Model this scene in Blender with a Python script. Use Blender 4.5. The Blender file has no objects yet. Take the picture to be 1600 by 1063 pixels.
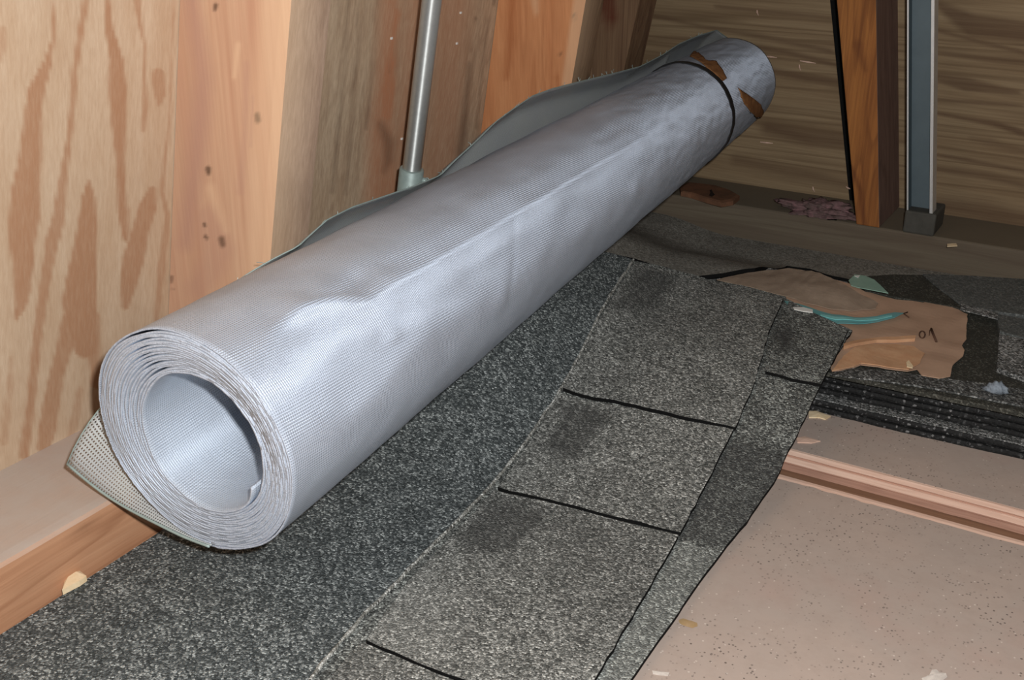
import bpy, bmesh, math, random
import numpy as np
from mathutils import Vector, Matrix, noise
from mathutils.geometry import delaunay_2d_cdt

random.seed(7)
scene = bpy.context.scene
COL = scene.collection

# ------------------------------------------------------------------ camera
F_PX, PITCH, ROLL, YAW = 1857.94, 0.406966, 0.009488, 0.517721
CAM = np.array([0.616921, 0.0, 0.426564])
FW = np.array([-math.sin(YAW)*math.cos(PITCH), math.cos(YAW)*math.cos(PITCH), -math.sin(PITCH)])
_r = np.array([math.cos(YAW), math.sin(YAW), 0.0]); _u = np.cross(_r, FW)
RT = math.cos(ROLL)*_r + math.sin(ROLL)*_u
UP = -math.sin(ROLL)*_r + math.cos(ROLL)*_u
cam_d = bpy.data.cameras.new('camera'); cam = bpy.data.objects.new('camera', cam_d); COL.objects.link(cam)
cam_d.sensor_width = 36.0; cam_d.lens = 36.0*F_PX/1600.0
cam_d.clip_start = 0.01; cam_d.clip_end = 50
cam.matrix_world = Matrix(((RT[0], UP[0], -FW[0], CAM[0]), (RT[1], UP[1], -FW[1], CAM[1]), (RT[2], UP[2], -FW[2], CAM[2]), (0, 0, 0, 1)))
scene.camera = cam

# ------------------------------------------------------------------ light
world = bpy.data.worlds.new('world'); scene.world = world; world.use_nodes = True
bg = world.node_tree.nodes['Background']
bg.inputs[0].default_value = (1.0, 0.95, 0.9, 1); bg.inputs[1].default_value = 0.05
fl_d = bpy.data.lights.new('flash', 'POINT'); fl = bpy.data.objects.new('flash', fl_d); COL.objects.link(fl)
fl_d.energy = 25.0; fl_d.shadow_soft_size = 0.010; fl_d.color = (1.0, 0.99, 0.985)
fl.location = Vector(CAM + 0.032*RT + 0.035*UP - 0.01*FW)
scene.view_settings.view_transform = 'Standard'
scene.view_settings.look = 'None'
scene.view_settings.gamma = 1.0
scene.view_settings.use_curve_mapping = False
scene.view_settings.exposure = 0.0

# ------------------------------------------------------------------ helpers: pixels of the photograph -> points on real planes
def ray(px, py):
    return FW + (px-800)/F_PX*RT - (py-531.5)/F_PX*UP
def at(px, py, axis, val):
    d = ray(px, py); t = (val-CAM[axis])/d[axis]; return CAM + t*d
def at_plane(px, py, p0, n):
    d = ray(px, py); t = ((np.asarray(p0)-CAM)@n)/(d@n); return CAM + t*d
def at_surf(px, py, zf):
    z = 0.0
    for _ in range(60):
        p = at(px, py, 2, z); z = 0.5*z + 0.5*zf(p[0], p[1])
    return p
def to_px(P):
    d = np.asarray(P) - CAM; w = d@FW
    return np.stack([800 + F_PX*(d@RT)/w, 531.5 - F_PX*(d@UP)/w], -1)
def sstep(a, b, x):
    t = min(1, max(0, (x-a)/(b-a))); return t*t*(3-2*t)

def tag(o, label=None, cat=None, group=None, kind=None):
    if label: o['label'] = label
    if cat: o['category'] = cat
    if group: o['group'] = group
    if kind: o['kind'] = kind
    return o
def empty(name, loc=(0, 0, 0), parent=None):
    o = bpy.data.objects.new(name, None); COL.objects.link(o); o.location = loc; o.empty_display_size = 0.02
    if parent: o.parent = parent
    return o
def org(o):
    v = Vector((0, 0, 0))
    while o: v += Vector(o.location); o = o.parent
    return v
def mesh(name, verts, faces, mat, parent=None, smooth=False, attrs=None, uv=None, base=None):
    """verts in world coordinates; the object's origin is its parent's origin, or 'base'"""
    o0 = org(parent) if parent else Vector(base or (0, 0, 0))
    V = np.asarray(verts, float) - np.array(o0)
    me = bpy.data.meshes.new(name)
    me.from_pydata(V.tolist(), [], [tuple(int(i) for i in f) for f in faces])
    if attrs:
        for k, a in attrs.items():
            at_ = me.attributes.new(k, 'FLOAT', 'POINT'); at_.data.foreach_set('value', np.asarray(a, np.float32))
    if uv is not None:
        ul = me.uv_layers.new(name='uv'); li = np.zeros(len(me.loops), int); me.loops.foreach_get('vertex_index', li)
        ul.data.foreach_set('uv', np.asarray(uv, np.float32)[li].ravel())
    for p in me.polygons: p.use_smooth = smooth
    if mat: me.materials.append(mat)
    me.update()
    o = bpy.data.objects.new(name, me); COL.objects.link(o)
    if parent: o.parent = parent
    elif base: o.location = base
    return o
def grid_faces(nu, nv, close=False):
    f = []
    for i in range(nu-1):
        for j in range(nv-1 if not close else nv):
            k = (j+1) % nv
            f.append((i*nv+j, (i+1)*nv+j, (i+1)*nv+k, i*nv+k))
    return f
def box8(c, faces=True):
    """8 corners: bottom 4 (ccw) then top 4"""
    return list(c), [(0, 3, 2, 1), (4, 5, 6, 7), (0, 1, 5, 4), (1, 2, 6, 5), (2, 3, 7, 6), (3, 0, 4, 7)]
def abox(x0, y0, z0, x1, y1, z1):
    return box8([(x0, y0, z0), (x1, y0, z0), (x1, y1, z0), (x0, y1, z0), (x0, y0, z1), (x1, y0, z1), (x1, y1, z1), (x0, y1, z1)])
def bevel(o, w=0.0015, seg=2):
    m = o.modifiers.new('bevel', 'BEVEL'); m.width = w; m.segments = seg; m.limit_method = 'ANGLE'; m.angle_limit = 0.6; return o
def tube(pts, r, n=12, cap=True, seam=None):
    pts = [Vector(p) for p in pts]; V = []; Fc = []
    rr = r if hasattr(r, '__len__') else [r]*len(pts)
    prev = Vector(seam) if seam else None
    for i, p in enumerate(pts):
        t = (pts[min(i+1, len(pts)-1)] - pts[max(i-1, 0)]).normalized()
        a = prev if prev is not None else (Vector((0, 0, 1)) if abs(t.z) < .9 else Vector((1, 0, 0)))
        e1 = (a - t*a.dot(t)).normalized(); prev = e1; e2 = t.cross(e1)
        for k in range(n):
            w = 2*math.pi*k/n; V.append(tuple(p + rr[i]*(math.cos(w)*e1 + math.sin(w)*e2)))
    for i in range(len(pts)-1):
        for k in range(n):
            Fc.append((i*n+k, i*n+(k+1) % n, (i+1)*n+(k+1) % n, (i+1)*n+k))
    if cap:
        Fc.append(tuple(range(n))[::-1]); Fc.append(tuple((len(pts)-1)*n+k for k in range(n)))
    return V, Fc

def sheet(name, outline, zf, thick, mat, parent=None, step=0.008, rough=0.0, noise_amp=0.0, noise_scale=30, tone=None, smooth=True, world=False, base=None, edge_mat=None):
    """a thin sheet with the given outline lying on the surface zf (outline in photograph pixels, or world xy)"""
    pts = [np.array(at_surf(a, b, zf)[:2]) if not world else np.array((a, b), float) for a, b in outline]
    dense = []
    for i, p in enumerate(pts):
        q = pts[(i+1) % len(pts)]; L = np.linalg.norm(q-p); n = max(1, int(L/step))
        nrm = np.array([-(q-p)[1], (q-p)[0]])/max(L, 1e-9)
        for k in range(n):
            w = p + (q-p)*k/n
            if rough and k: w = w + nrm*rough*(noise.noise(Vector((w[0]*170, w[1]*170, 3.1))) + .6*noise.noise(Vector((w[0]*520, w[1]*520, 8))))
            dense.append(w)
    D = np.array(dense); mn, mx = D.min(0), D.max(0)
    inner = []
    X = np.arange(mn[0]+step/2, mx[0], step); Y = np.arange(mn[1]+step/2, mx[1], step)
    for x in X:
        for y in Y:
            c = False; n = len(D); j = n-1
            xi, yi = D[:, 0], D[:, 1]; xj, yj = np.roll(xi, 1), np.roll(yi, 1)
            cr = ((yi > y) != (yj > y)) & (x < (xj-xi)*(y-yi)/np.where(yj == yi, 1e-12, yj-yi) + xi)
            if cr.sum() % 2 and ((D-np.array([x, y]))**2).sum(1).min() > (step*.45)**2: inner.append((x, y))
    allp = [Vector(p) for p in D] + [Vector(p) for p in inner]
    r = delaunay_2d_cdt(allp, [], [list(range(len(D)))], 1, 1e-7)
    V2 = [np.array(v) for v in r[0]]; tris = [tuple(f) for f in r[2]]
    nb = len(V2); V = []
    def zz(p): return zf(p[0], p[1]) + (noise_amp*noise.noise(Vector((p[0]*noise_scale, p[1]*noise_scale, 1.7))) if noise_amp else 0)
    Z = [zz(p) for p in V2]
    V = [(p[0], p[1], z) for p, z in zip(V2, Z)] + [(p[0], p[1], z-thick) for p, z in zip(V2, Z)]
    out = []; rim = 0
    cnt = {}
    for t in tris:
        a, b, c = [V2[i] for i in t]
        if (b[0]-a[0])*(c[1]-a[1]) - (b[1]-a[1])*(c[0]-a[0]) < 0: t = t[::-1]
        out.append(t); out.append(tuple(i+nb for i in t[::-1]))
        for k in range(3):
            e = (t[k], t[(k+1) % 3]); cnt[e] = 1
    for (a, b) in list(cnt):
        if (b, a) not in cnt: out.append((a, a+nb, b+nb, b)); rim += 1
    attrs = None
    if tone is not None:
        W = np.array(V); px = to_px(W); attrs = {'tone': [tone(p[0], p[1], w) for p, w in zip(px, W)]}
    o = mesh(name, V, out, mat, parent, False, attrs, base=base)
    if edge_mat:
        o.data.materials.append(edge_mat); o.data.polygons.foreach_set('material_index', [0]*(len(out)-rim) + [1]*rim)
    return o

# paint-free grain strokes: darkness of a grain streak at photograph points, evaluated on the real board
def strokes_value(px, strokes):
    val = np.zeros(len(px))
    for st in strokes:
        amt = st[0]; pl = np.array(st[1], float)
        if pl[0, 1] <= 5 and len(pl) > 1:      # the streak runs on up the board
            e = pl[0] + (pl[0]-pl[1])/max(1e-6, abs(pl[0, 1]-pl[1, 1]))*420; e[2] = pl[0, 2]; e[0] = pl[0, 0] + .5*(e[0]-pl[0, 0]); pl = np.vstack([e, pl])
        best = np.full(len(px), -1e9)
        for i in range(len(pl)-1):
            a, b = pl[i, :2], pl[i+1, :2]; ab = b-a; t = np.clip(((px-a)@ab)/(ab@ab), 0, 1)
            d = np.linalg.norm(px-(a+t[:, None]*ab), axis=1); w = pl[i, 2]+(pl[i+1, 2]-pl[i, 2])*t
            best = np.maximum(best, (w/2-d))
        soft = st[2] if len(st) > 2 else 3.0
        val = np.maximum(val, amt*np.clip(best/soft+.5, 0, 1))
    return val

# ------------------------------------------------------------------ materials
def mk(name):
    m = bpy.data.materials.new(name); m.use_nodes = True; nt = m.node_tree; nt.nodes.clear()
    out = nt.nodes.new('ShaderNodeOutputMaterial'); b = nt.nodes.new('ShaderNodeBsdfPrincipled')
    nt.links.new(b.outputs[0], out.inputs[0]); return m, nt, b, out
class N:
    def __init__(s, nt): s.nt = nt
    def new(s, t, **kw):
        n = s.nt.nodes.new(t)
        for k, v in kw.items(): setattr(n, k, v)
        return n
    def link(s, a, b): s.nt.links.new(a, b)
    def val(s, sock, v):
        if isinstance(v, (int, float)): sock.default_value = v
        elif isinstance(v, tuple): sock.default_value = v if len(v) != 3 or sock.type == 'VECTOR' else (*v, 1)
        else: s.link(v, sock)
    def coord(s, scale=(1, 1, 1), loc=(0, 0, 0), rot=(0, 0, 0), kind='Object'):
        tc = s.new('ShaderNodeTexCoord'); mp = s.new('ShaderNodeMapping')
        s.link(tc.outputs[kind], mp.inputs[0]); mp.inputs['Scale'].default_value = scale; mp.inputs['Location'].default_value = loc
        mp.inputs['Rotation'].default_value = rot; return mp.outputs[0]
    def noise(s, vec, scale, detail=2, rough=.5, dist=0):
        n = s.new('ShaderNodeTexNoise'); s.link(vec, n.inputs['Vector']); n.inputs['Scale'].default_value = scale
        n.inputs['Detail'].default_value = detail; n.inputs['Roughness'].default_value = rough; n.inputs['Distortion'].default_value = dist
        return n.outputs[0]
    def vor(s, vec, scale, feature='F1'):
        n = s.new('ShaderNodeTexVoronoi', feature=feature); s.link(vec, n.inputs['Vector']); n.inputs['Scale'].default_value = scale; return n
    def math(s, op, a, b=0.0, clamp=False):
        n = s.new('ShaderNodeMath', operation=op, use_clamp=clamp); s.val(n.inputs[0], a); s.val(n.inputs[1], b); return n.outputs[0]
    def mix(s, f, a, b, mode='MIX'):
        n = s.new('ShaderNodeMix', data_type='RGBA', blend_type=mode); s.val(n.inputs[0], f); s.val(n.inputs[6], a); s.val(n.inputs[7], b); return n.outputs[2]
    def ramp(s, f, stops, interp='LINEAR'):
        n = s.new('ShaderNodeValToRGB'); s.val(n.inputs[0], f); cr = n.color_ramp; cr.interpolation = interp
        while len(cr.elements) < len(stops): cr.elements.new(.5)
        for e, (p, c) in zip(cr.elements, stops): e.position = p; e.color = (*c, 1) if len(c) == 3 else c
        return n.outputs[0]
    def rng(s, f, a, b, c=0, d=1):
        n = s.new('ShaderNodeMapRange'); s.val(n.inputs[0], f); n.inputs[1].default_value = a; n.inputs[2].default_value = b; n.inputs[3].default_value = c; n.inputs[4].default_value = d; return n.outputs[0]
    def attr(s, name):
        n = s.new('ShaderNodeAttribute', attribute_name=name); return n.outputs['Fac']
    def bump(s, h, strength=.3, dist=.001, normal=None):
        n = s.new('ShaderNodeBump'); s.link(h, n.inputs['Height']); n.inputs['Strength'].default_value = strength; n.inputs['Distance'].default_value = dist
        if normal: s.link(normal, n.inputs['Normal'])
        return n.outputs[0]
def srgb(r, g, b):
    f = lambda c: (c/255/12.92) if c/255 <= .04045 else ((c/255+.055)/1.055)**2.4
    return (f(r), f(g), f(b))

def wood(name, light, mid, dark, grain='z', across=28, along=2.2, rings=7.0, ring_amt=.55, fine_amt=.35, attr=False, attr_col=None, seed=0, rough=.75, dust=None, blotch=None, spec=.25):
    m, nt, b, out = mk(name); n = N(nt)
    ax = {'x': 0, 'y': 1, 'z': 2}[grain]
    def sc(a, l): v = [a, a, a]; v[ax] = l; return tuple(v)
    L = (seed*3.7, seed*1.3, seed*2.1)
    fld = n.noise(n.coord(sc(across, along), L), 1.0, 1, .4, .3)
    saw = n.math('FRACT', n.math('MULTIPLY', fld, rings))
    streak = n.ramp(saw, [(0, (0, 0, 0)), (.55, (0.05,)*3), (.86, (1, 1, 1)), (.95, (.6,)*3), (1, (0, 0, 0))])
    fine = n.noise(n.coord(sc(520, 14), L), 1.0, 3, .6)
    med = n.noise(n.coord(sc(60, 3), L), 1.0, 3, .55)
    c = n.mix(n.rng(med, .3, .7), light, mid)
    c = n.mix(n.math('MULTIPLY', streak, ring_amt), c, dark)
    if blotch:
        bl = n.noise(n.coord(sc(16, 6), L), 1.0, 3, .6); c = n.mix(n.rng(bl, .45, .72, 0, blotch[1]), c, blotch[0])
    c = n.mix(n.rng(fine, .35, .7, 0, fine_amt), c, dark)
    if attr:
        jag = n.math('ADD', n.attr('streak'), n.math('MULTIPLY', n.rng(fine, .3, .7, -.5, .5), .35))
        c = n.mix(n.math('MULTIPLY', n.attr('streak'), n.rng(fine, .25, .75, .75, 1.1)), c, attr_col or dark)
        c = n.mix(n.attr('knot'), c, srgb(84, 62, 48)); c = n.mix(n.attr('pale'), c, srgb(232, 200, 164))
    if dust:
        geo = n.new('ShaderNodeNewGeometry'); sep = n.new('ShaderNodeSeparateXYZ'); n.link(geo.outputs['True Normal'], sep.inputs[0])
        dn = n.noise(n.coord((30, 30, 30), L), 1.0, 5, .65)
        c = n.mix(n.math('MULTIPLY', n.rng(sep.outputs[2], .6, .8), n.rng(dn, .25, .6, .75, 1)), c, dust)
        edge = n.noise(n.coord((60, 60, 60), L), 1.0, 3, .6)
    n.val(b.inputs['Base Color'], c); b.inputs['Roughness'].default_value = rough; b.inputs['Specular IOR Level'].default_value = spec
    n.link(n.bump(fine, .25, .0006), b.inputs['Normal'])
    return m

def granules(name, dark, mid, light, tone_amt=0.0, tone_dark=(.01, .011, .011), scale=620, p1=.5, p2=.86, grit=.9):
    """crushed-stone surfacing of an asphalt shingle"""
    m, nt, b, out = mk(name); n = N(nt)
    co = n.coord((1, 1, 1)); v = n.vor(co, scale); sep = n.new('ShaderNodeSeparateColor'); n.link(v.outputs['Color'], sep.inputs[0])
    big = n.noise(n.coord((1, 1, 1), (3, 1, 2)), 45, 3, .6)
    pick = n.math('ADD', sep.outputs[0], n.rng(big, .3, .7, -.10, .10))
    c = n.ramp(pick, [(0, dark), (p1, mid), (p2, tuple(.5*(a+b_) for a, b_ in zip(mid, light))), (p2+.09, light)], 'LINEAR')
    fleck = n.vor(n.coord((1, 1, 1), (.3, .7, .1)), scale*1.7); s2 = n.new('ShaderNodeSeparateColor'); n.link(fleck.outputs['Color'], s2.inputs[0])
    c = n.mix(n.rng(s2.outputs[1], .55, .6, 0, .45), c, dark)
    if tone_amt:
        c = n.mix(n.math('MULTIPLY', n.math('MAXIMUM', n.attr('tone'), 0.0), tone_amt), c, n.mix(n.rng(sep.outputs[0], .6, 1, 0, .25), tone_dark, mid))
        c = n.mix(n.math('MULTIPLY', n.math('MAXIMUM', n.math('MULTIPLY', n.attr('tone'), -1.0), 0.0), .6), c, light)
    n.val(b.inputs['Base Color'], c); b.inputs['Roughness'].default_value = .8; b.inputs['Specular IOR Level'].default_value = .35
    h = n.math('SUBTRACT', 1.0, n.math('MULTIPLY', v.outputs['Distance'], 1.0))
    n.link(n.bump(h, grit, .0009), b.inputs['Normal'])
    return m

def plain(name, col, rough=.7, metallic=0, noise_amt=.25, scale=60, spec=.3, bump=.2, col2=None):
    m, nt, b, out = mk(name); n = N(nt)
    nz = n.noise(n.coord(), scale, 5, .65)
    c2 = col2 or tuple(x*.55 for x in col)
    c = n.mix(n.rng(nz, .3, .7, 0, noise_amt*2), col, c2)
    n.val(b.inputs['Base Color'], c); b.inputs['Roughness'].default_value = rough; b.inputs['Metallic'].default_value = metallic; b.inputs['Specular IOR Level'].default_value = spec
    n.link(n.bump(nz, bump, .001), b.inputs['Normal']); return m

def screen(name, holes=False, pitch=.00155, col=srgb(203, 214, 230), dark=srgb(140, 149, 164), metallic=.38, rough=.62, gap=.62, aniso=.25):
    """woven galvanised wire cloth: UVs are metres along and across the cloth"""
    m, nt, b, out = mk(name); n = N(nt)
    tc = n.new('ShaderNodeTexCoord'); sp = n.new('ShaderNodeSeparateXYZ'); n.link(tc.outputs['UV'], sp.inputs[0])
    k = 2*math.pi/pitch
    cu = n.math('COSINE', n.math('MULTIPLY', sp.outputs[0], k)); cv = n.math('COSINE', n.math('MULTIPLY', sp.outputs[1], k))
    h = n.math('MAXIMUM', cu, cv)
    lo = n.noise(n.coord(), 22, 4, .6); sp2 = n.noise(n.coord(), 900, 2, .7); band = n.noise(n.coord((1, 1, 1), (5, 2, 1)), 9, 3, .6)
    c = n.mix(n.rng(h, -.6, .5, gap, 0), col, dark)
    c = n.mix(n.rng(lo, .4, .7, 0, .35), c, srgb(162, 168, 180))
    c = n.mix(n.rng(sp2, .62, .75, 0, .5), c, srgb(235, 238, 242))  # near-white specks painted into the colour as wire sparkle
    n.val(b.inputs['Base Color'], c)
    b.inputs['Metallic'].default_value = metallic
    n.val(b.inputs['Roughness'], n.rng(band, .3, .7, rough-.05, rough+.08)); b.inputs['Specular IOR Level'].default_value = .5
    b.inputs['Anisotropic'].default_value = 1.0; b.inputs['Anisotropic Rotation'].default_value = aniso
    tg = n.new('ShaderNodeTangent', direction_type='UV_MAP', uv_map='uv'); n.link(tg.outputs[0], b.inputs['Tangent'])
    hh = n.math('ADD', n.math('MULTIPLY', h, .5), n.math('MULTIPLY', sp2, .6))
    n.link(n.bump(hh, .5, .0006), b.inputs['Normal'])
    if holes:
        tr = n.new('ShaderNodeBsdfTransparent'); mx = n.new('ShaderNodeMixShader')
        n.link(n.rng(h, -.28, .12), mx.inputs[0]); n.link(tr.outputs[0], mx.inputs[1]); n.link(b.outputs[0], mx.inputs[2]); n.link(mx.outputs[0], out.inputs[0])
    return m

M = {}
M['ply'] = wood('left_plywood', srgb(206, 184, 158), srgb(196, 170, 142), srgb(166, 130, 100), 'z', 26, 1.6, 3.0, .12, .30, True, srgb(172, 132, 102), 1)
M['ply2'] = wood('weathered_plywood', srgb(208, 186, 158), srgb(186, 160, 132), srgb(138, 110, 88), 'z', 60, 1.0, 5, .22, .4, True, srgb(192, 134, 100), 2)
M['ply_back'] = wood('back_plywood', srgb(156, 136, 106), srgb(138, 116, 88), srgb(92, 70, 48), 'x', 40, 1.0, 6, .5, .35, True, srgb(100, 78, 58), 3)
M['stud'] = wood('pine_stud', srgb(206, 172, 142), srgb(196, 154, 126), srgb(170, 124, 98), 'z', 34, 1.0, 4, .22, .25, True, srgb(182, 142, 122), 4, blotch=(srgb(192, 150, 126), .5))
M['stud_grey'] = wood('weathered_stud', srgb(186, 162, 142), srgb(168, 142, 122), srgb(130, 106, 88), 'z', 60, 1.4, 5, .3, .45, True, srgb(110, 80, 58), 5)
M['stud_or'] = wood('orange_stud', srgb(212, 152, 106), srgb(200, 136, 92), srgb(164, 104, 66), 'z', 40, 1.5, 5, .3, .3, True, srgb(160, 92, 52), 6)
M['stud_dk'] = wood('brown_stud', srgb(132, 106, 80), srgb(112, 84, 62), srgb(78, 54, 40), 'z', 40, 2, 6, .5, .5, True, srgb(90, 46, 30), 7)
M['stud_red'] = wood('reddish_stud', srgb(182, 122, 64), srgb(152, 96, 50), srgb(106, 62, 34), 'z', 40, 4, 5, .45, .5, True, srgb(96, 52, 30), 8, blotch=(srgb(128, 76, 40), .6))
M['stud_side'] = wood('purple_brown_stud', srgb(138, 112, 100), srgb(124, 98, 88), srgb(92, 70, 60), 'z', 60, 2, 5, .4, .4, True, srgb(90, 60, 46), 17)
M['plate'] = wood('bottom_plate_pine', srgb(196, 150, 116), srgb(184, 134, 100), srgb(148, 100, 70), 'y', 44, 3, 6, .5, .35, True, srgb(120, 80, 56), 9, dust=srgb(186, 174, 164))
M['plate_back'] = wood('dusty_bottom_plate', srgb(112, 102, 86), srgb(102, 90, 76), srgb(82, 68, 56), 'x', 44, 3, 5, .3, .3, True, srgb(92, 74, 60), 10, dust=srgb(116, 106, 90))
def floor_mat():
    m, nt, b, out = mk('dusty_floor_panel'); n = N(nt)
    big = n.noise(n.coord(), 9, 4, .6); med = n.noise(n.coord((1, 1, 1), (2, 4, 1)), 70, 5, .7)
    c = n.mix(n.rng(big, .35, .65), srgb(182, 164, 152), srgb(174, 160, 150)); c = n.mix(n.rng(big, .55, .75, 0, .5), c, srgb(188, 156, 142))
    c = n.mix(n.rng(med, .45, .75, 0, .35), c, srgb(160, 142, 130))
    v = n.vor(n.coord((1, 1, 1), (1, 7, 3)), 520); s = n.new('ShaderNodeSeparateColor'); n.link(v.outputs['Color'], s.inputs[0])
    clump = n.noise(n.coord((1, 1, 1), (9, 4, 3)), 16, 4, .7)
    spk = n.math('MULTIPLY', n.math('GREATER_THAN', s.outputs[0], .82), n.math('LESS_THAN', v.outputs['Distance'], .36))
    c = n.mix(n.math('MULTIPLY', spk, n.rng(clump, .40, .62, .0, .85)), c, srgb(96, 86, 80))
    v2 = n.vor(n.coord((1, 1, 1), (4, 2, 3)), 640); s3 = n.new('ShaderNodeSeparateColor'); n.link(v2.outputs['Color'], s3.inputs[0])
    c = n.mix(n.math('MULTIPLY', n.math('GREATER_THAN', s3.outputs[1], .985), n.math('MULTIPLY', n.math('LESS_THAN', v2.outputs['Distance'], .4), .6)), c, srgb(220, 208, 196))
    n.val(b.inputs['Base Color'], c); b.inputs['Roughness'].default_value = .85; b.inputs['Specular IOR Level'].default_value = .2
    n.link(n.bump(med, .2, .0006), b.inputs['Normal']); return m
M['floor'] = floor_mat()
M['joist'] = wood('subfloor', srgb(150, 116, 92), srgb(132, 100, 78), srgb(96, 70, 54), 'x', 60, 4, 5, .4, .3, False, None, 11)
M['ply_light'] = wood('ply_edge_light', srgb(236, 206, 186), srgb(224, 188, 168), srgb(196, 156, 134), 'x', 300, 12, 4, .3, .4, False, None, 12)
M['ply_dark'] = wood('ply_edge_dark', srgb(192, 152, 132), srgb(170, 132, 114), srgb(138, 102, 86), 'x', 300, 12, 4, .3, .4, False, None, 13)
M['head'] = granules('slate_granules', (.030, .037, .038), (.094, .108, .110), (.46, .50, .49), 0, scale=760, p1=.52, p2=.86)
M['tab'] = granules('weathered_granules', (.052, .055, .051), (.162, .166, .154), (.60, .61, .57), 1.0, (.045, .046, .044), scale=760, p1=.42, p2=.86)
M['base_gr'] = granules('mixed_granules', (.035, .038, .036), (.13, .136, .128), (.52, .55, .51), 1.0, (.04, .041, .04), scale=760, p1=.45, p2=.85)
M['slate_dust'] = granules('dusty_slate_granules', (.06, .066, .064), (.10, .106, .102), (.2, .21, .2), 0, p1=.5, p2=.92, grit=.4)
M['dim_gr'] = granules('dim_granules', (.02, .021, .02), (.085, .088, .085), (.35, .36, .35), 1.0, (.02, .02, .02), p1=.5, p2=.88)
M['asphalt'] = granules('bare_asphalt', (.024, .024, .019), (.04, .04, .032), (.13, .13, .11), 0, scale=800, p1=.7, p2=.9, grit=.4)
M['tab_grey'] = granules('grey_granules', (.03, .031, .03), (.15, .155, .15), (.5, .5, .49), 0, p1=.42, p2=.86)
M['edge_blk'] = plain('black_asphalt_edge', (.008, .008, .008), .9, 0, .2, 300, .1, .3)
M['edge_gr'] = granules('shingle_edge', (.006, .006, .006), (.014, .015, .015), (.2, .2, .2), 0, scale=520, p1=.86, p2=.95, grit=.5)
M['screen'] = screen('wire_cloth')
M['screen_in'] = screen('wire_cloth_inner', col=srgb(208, 220, 234), dark=srgb(150, 160, 174), metallic=.4, rough=.74, gap=.55)
M['screen_hole'] = screen('wire_cloth_single', True, col=srgb(184, 188, 186), dark=srgb(120, 122, 118), gap=.5, metallic=.15)
M['rim'] = plain('cut_wire_ends', srgb(204, 214, 228), .6, .15, .4, 1100, .4, .6, srgb(146, 156, 172))
M['zinc'] = plain('galvanised_tube', srgb(226, 230, 228), .62, .7, .12, 220, .5, .08)
_b = [n_ for n_ in M['zinc'].node_tree.nodes if n_.type == 'BSDF_PRINCIPLED'][0]; _t = M['zinc'].node_tree.nodes.new('ShaderNodeTangent'); _t.direction_type = 'UV_MAP'; _t.uv_map = 'uv'
_b.inputs['Anisotropic'].default_value = .95; _b.inputs['Anisotropic Rotation'].default_value = .25; M['zinc'].node_tree.links.new(_t.outputs[0], _b.inputs['Tangent'])
M['zinc_dull'] = plain('dull_zinc_fitting', srgb(160, 178, 174), .5, .2, .25, 160, .5, .15)
M['steel_dk'] = plain('dark_blue_grey_metal', srgb(92, 106, 112), .5, .3, .15, 40, .4, .05)
M['steel_lt'] = plain('bright_metal_lip', srgb(216, 216, 214), .4, .5, .1, 90, .5, .05)
M['foot'] = plain('dark_grey_block', srgb(84, 82, 76), .8, 0, .3, 90, .2, .3)
M['band'] = plain('dark_wire', srgb(58, 58, 60), .55, .6, .2, 300)
M['label'] = plain('brown_paper_scrap', srgb(158, 112, 72), .85, 0, .4, 120, .15, .4, srgb(116, 76, 48))
M['kraft'] = plain('kraft_paper', srgb(186, 154, 130), .85, 0, .3, 40, .15, .25, srgb(168, 138, 116))
M['kraft_dusty'] = plain('dusty_kraft_paper', srgb(160, 142, 124), .9, 0, .35, 90, .1, .4, srgb(138, 120, 104))
M['kraft_fold'] = plain('kraft_fold', srgb(206, 166, 130), .8, 0, .3, 90, .15, .2, srgb(188, 134, 98))
M['ink'] = plain('dark_pen_ink', srgb(92, 66, 52), .8, 0, .2, 200)
M['teal'] = plain('teal_film', srgb(88, 164, 168), .35, 0, .4, 60, .5, .2, srgb(120, 160, 158))
M['teal_lt'] = plain('pale_teal_film', srgb(132, 204, 202), .3, 0, .2, 90, .5, .2)
M['green_film'] = plain('green_film', srgb(146, 180, 164), .45, 0, .3, 80, .5, .2, srgb(120, 156, 142))
M['white'] = plain('white_patch', srgb(236, 236, 230), .6, 0, .15, 200)
M['flake'] = plain('off_white_flake', srgb(222, 212, 202), .7, 0, .3, 300)
M['cream'] = plain('fresh_wood_chip', srgb(240, 220, 186), .8, 0, .35, 160, .2, .3, srgb(226, 196, 150))
M['pink'] = plain('pink_glass_wool', srgb(136, 104, 106), .95, 0, .6, 130, .1, .8, srgb(96, 82, 78))
M['offcut'] = plain('reddish_offcut', srgb(132, 92, 68), .8, 0, .5, 60, .2, .3, srgb(98, 72, 56))
M['knot'] = plain('knot_hole', srgb(40, 28, 22), .9)
M['lint'] = plain('grey_lint', srgb(146, 156, 166), .95, 0, .5, 300, .1, .6)
M['nail'] = plain('nail_head', srgb(120, 104, 92), .5, .6, .2, 400)
M['amber'] = plain('amber_stain', srgb(166, 138, 94), .7, 0, .4, 200, .2, .1, srgb(178, 152, 122))

# ================================================================== STRUCTURE
LEAN, PH = 0.190065, 0.042917        # the left wall leans in; bottom plates are PH high
YF = 1.319907                        # plywood of the back wall
YA, YB = 0.564218, 0.988178          # near edges of the two studs
NL = np.array([1.0, 0, -LEAN])
def on_left(px, py, off): return at_plane(px, py, (off - 0*LEAN, 0, PH), NL)
def left(y, z, off): return (off + LEAN*(z-PH), y, z)

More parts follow.
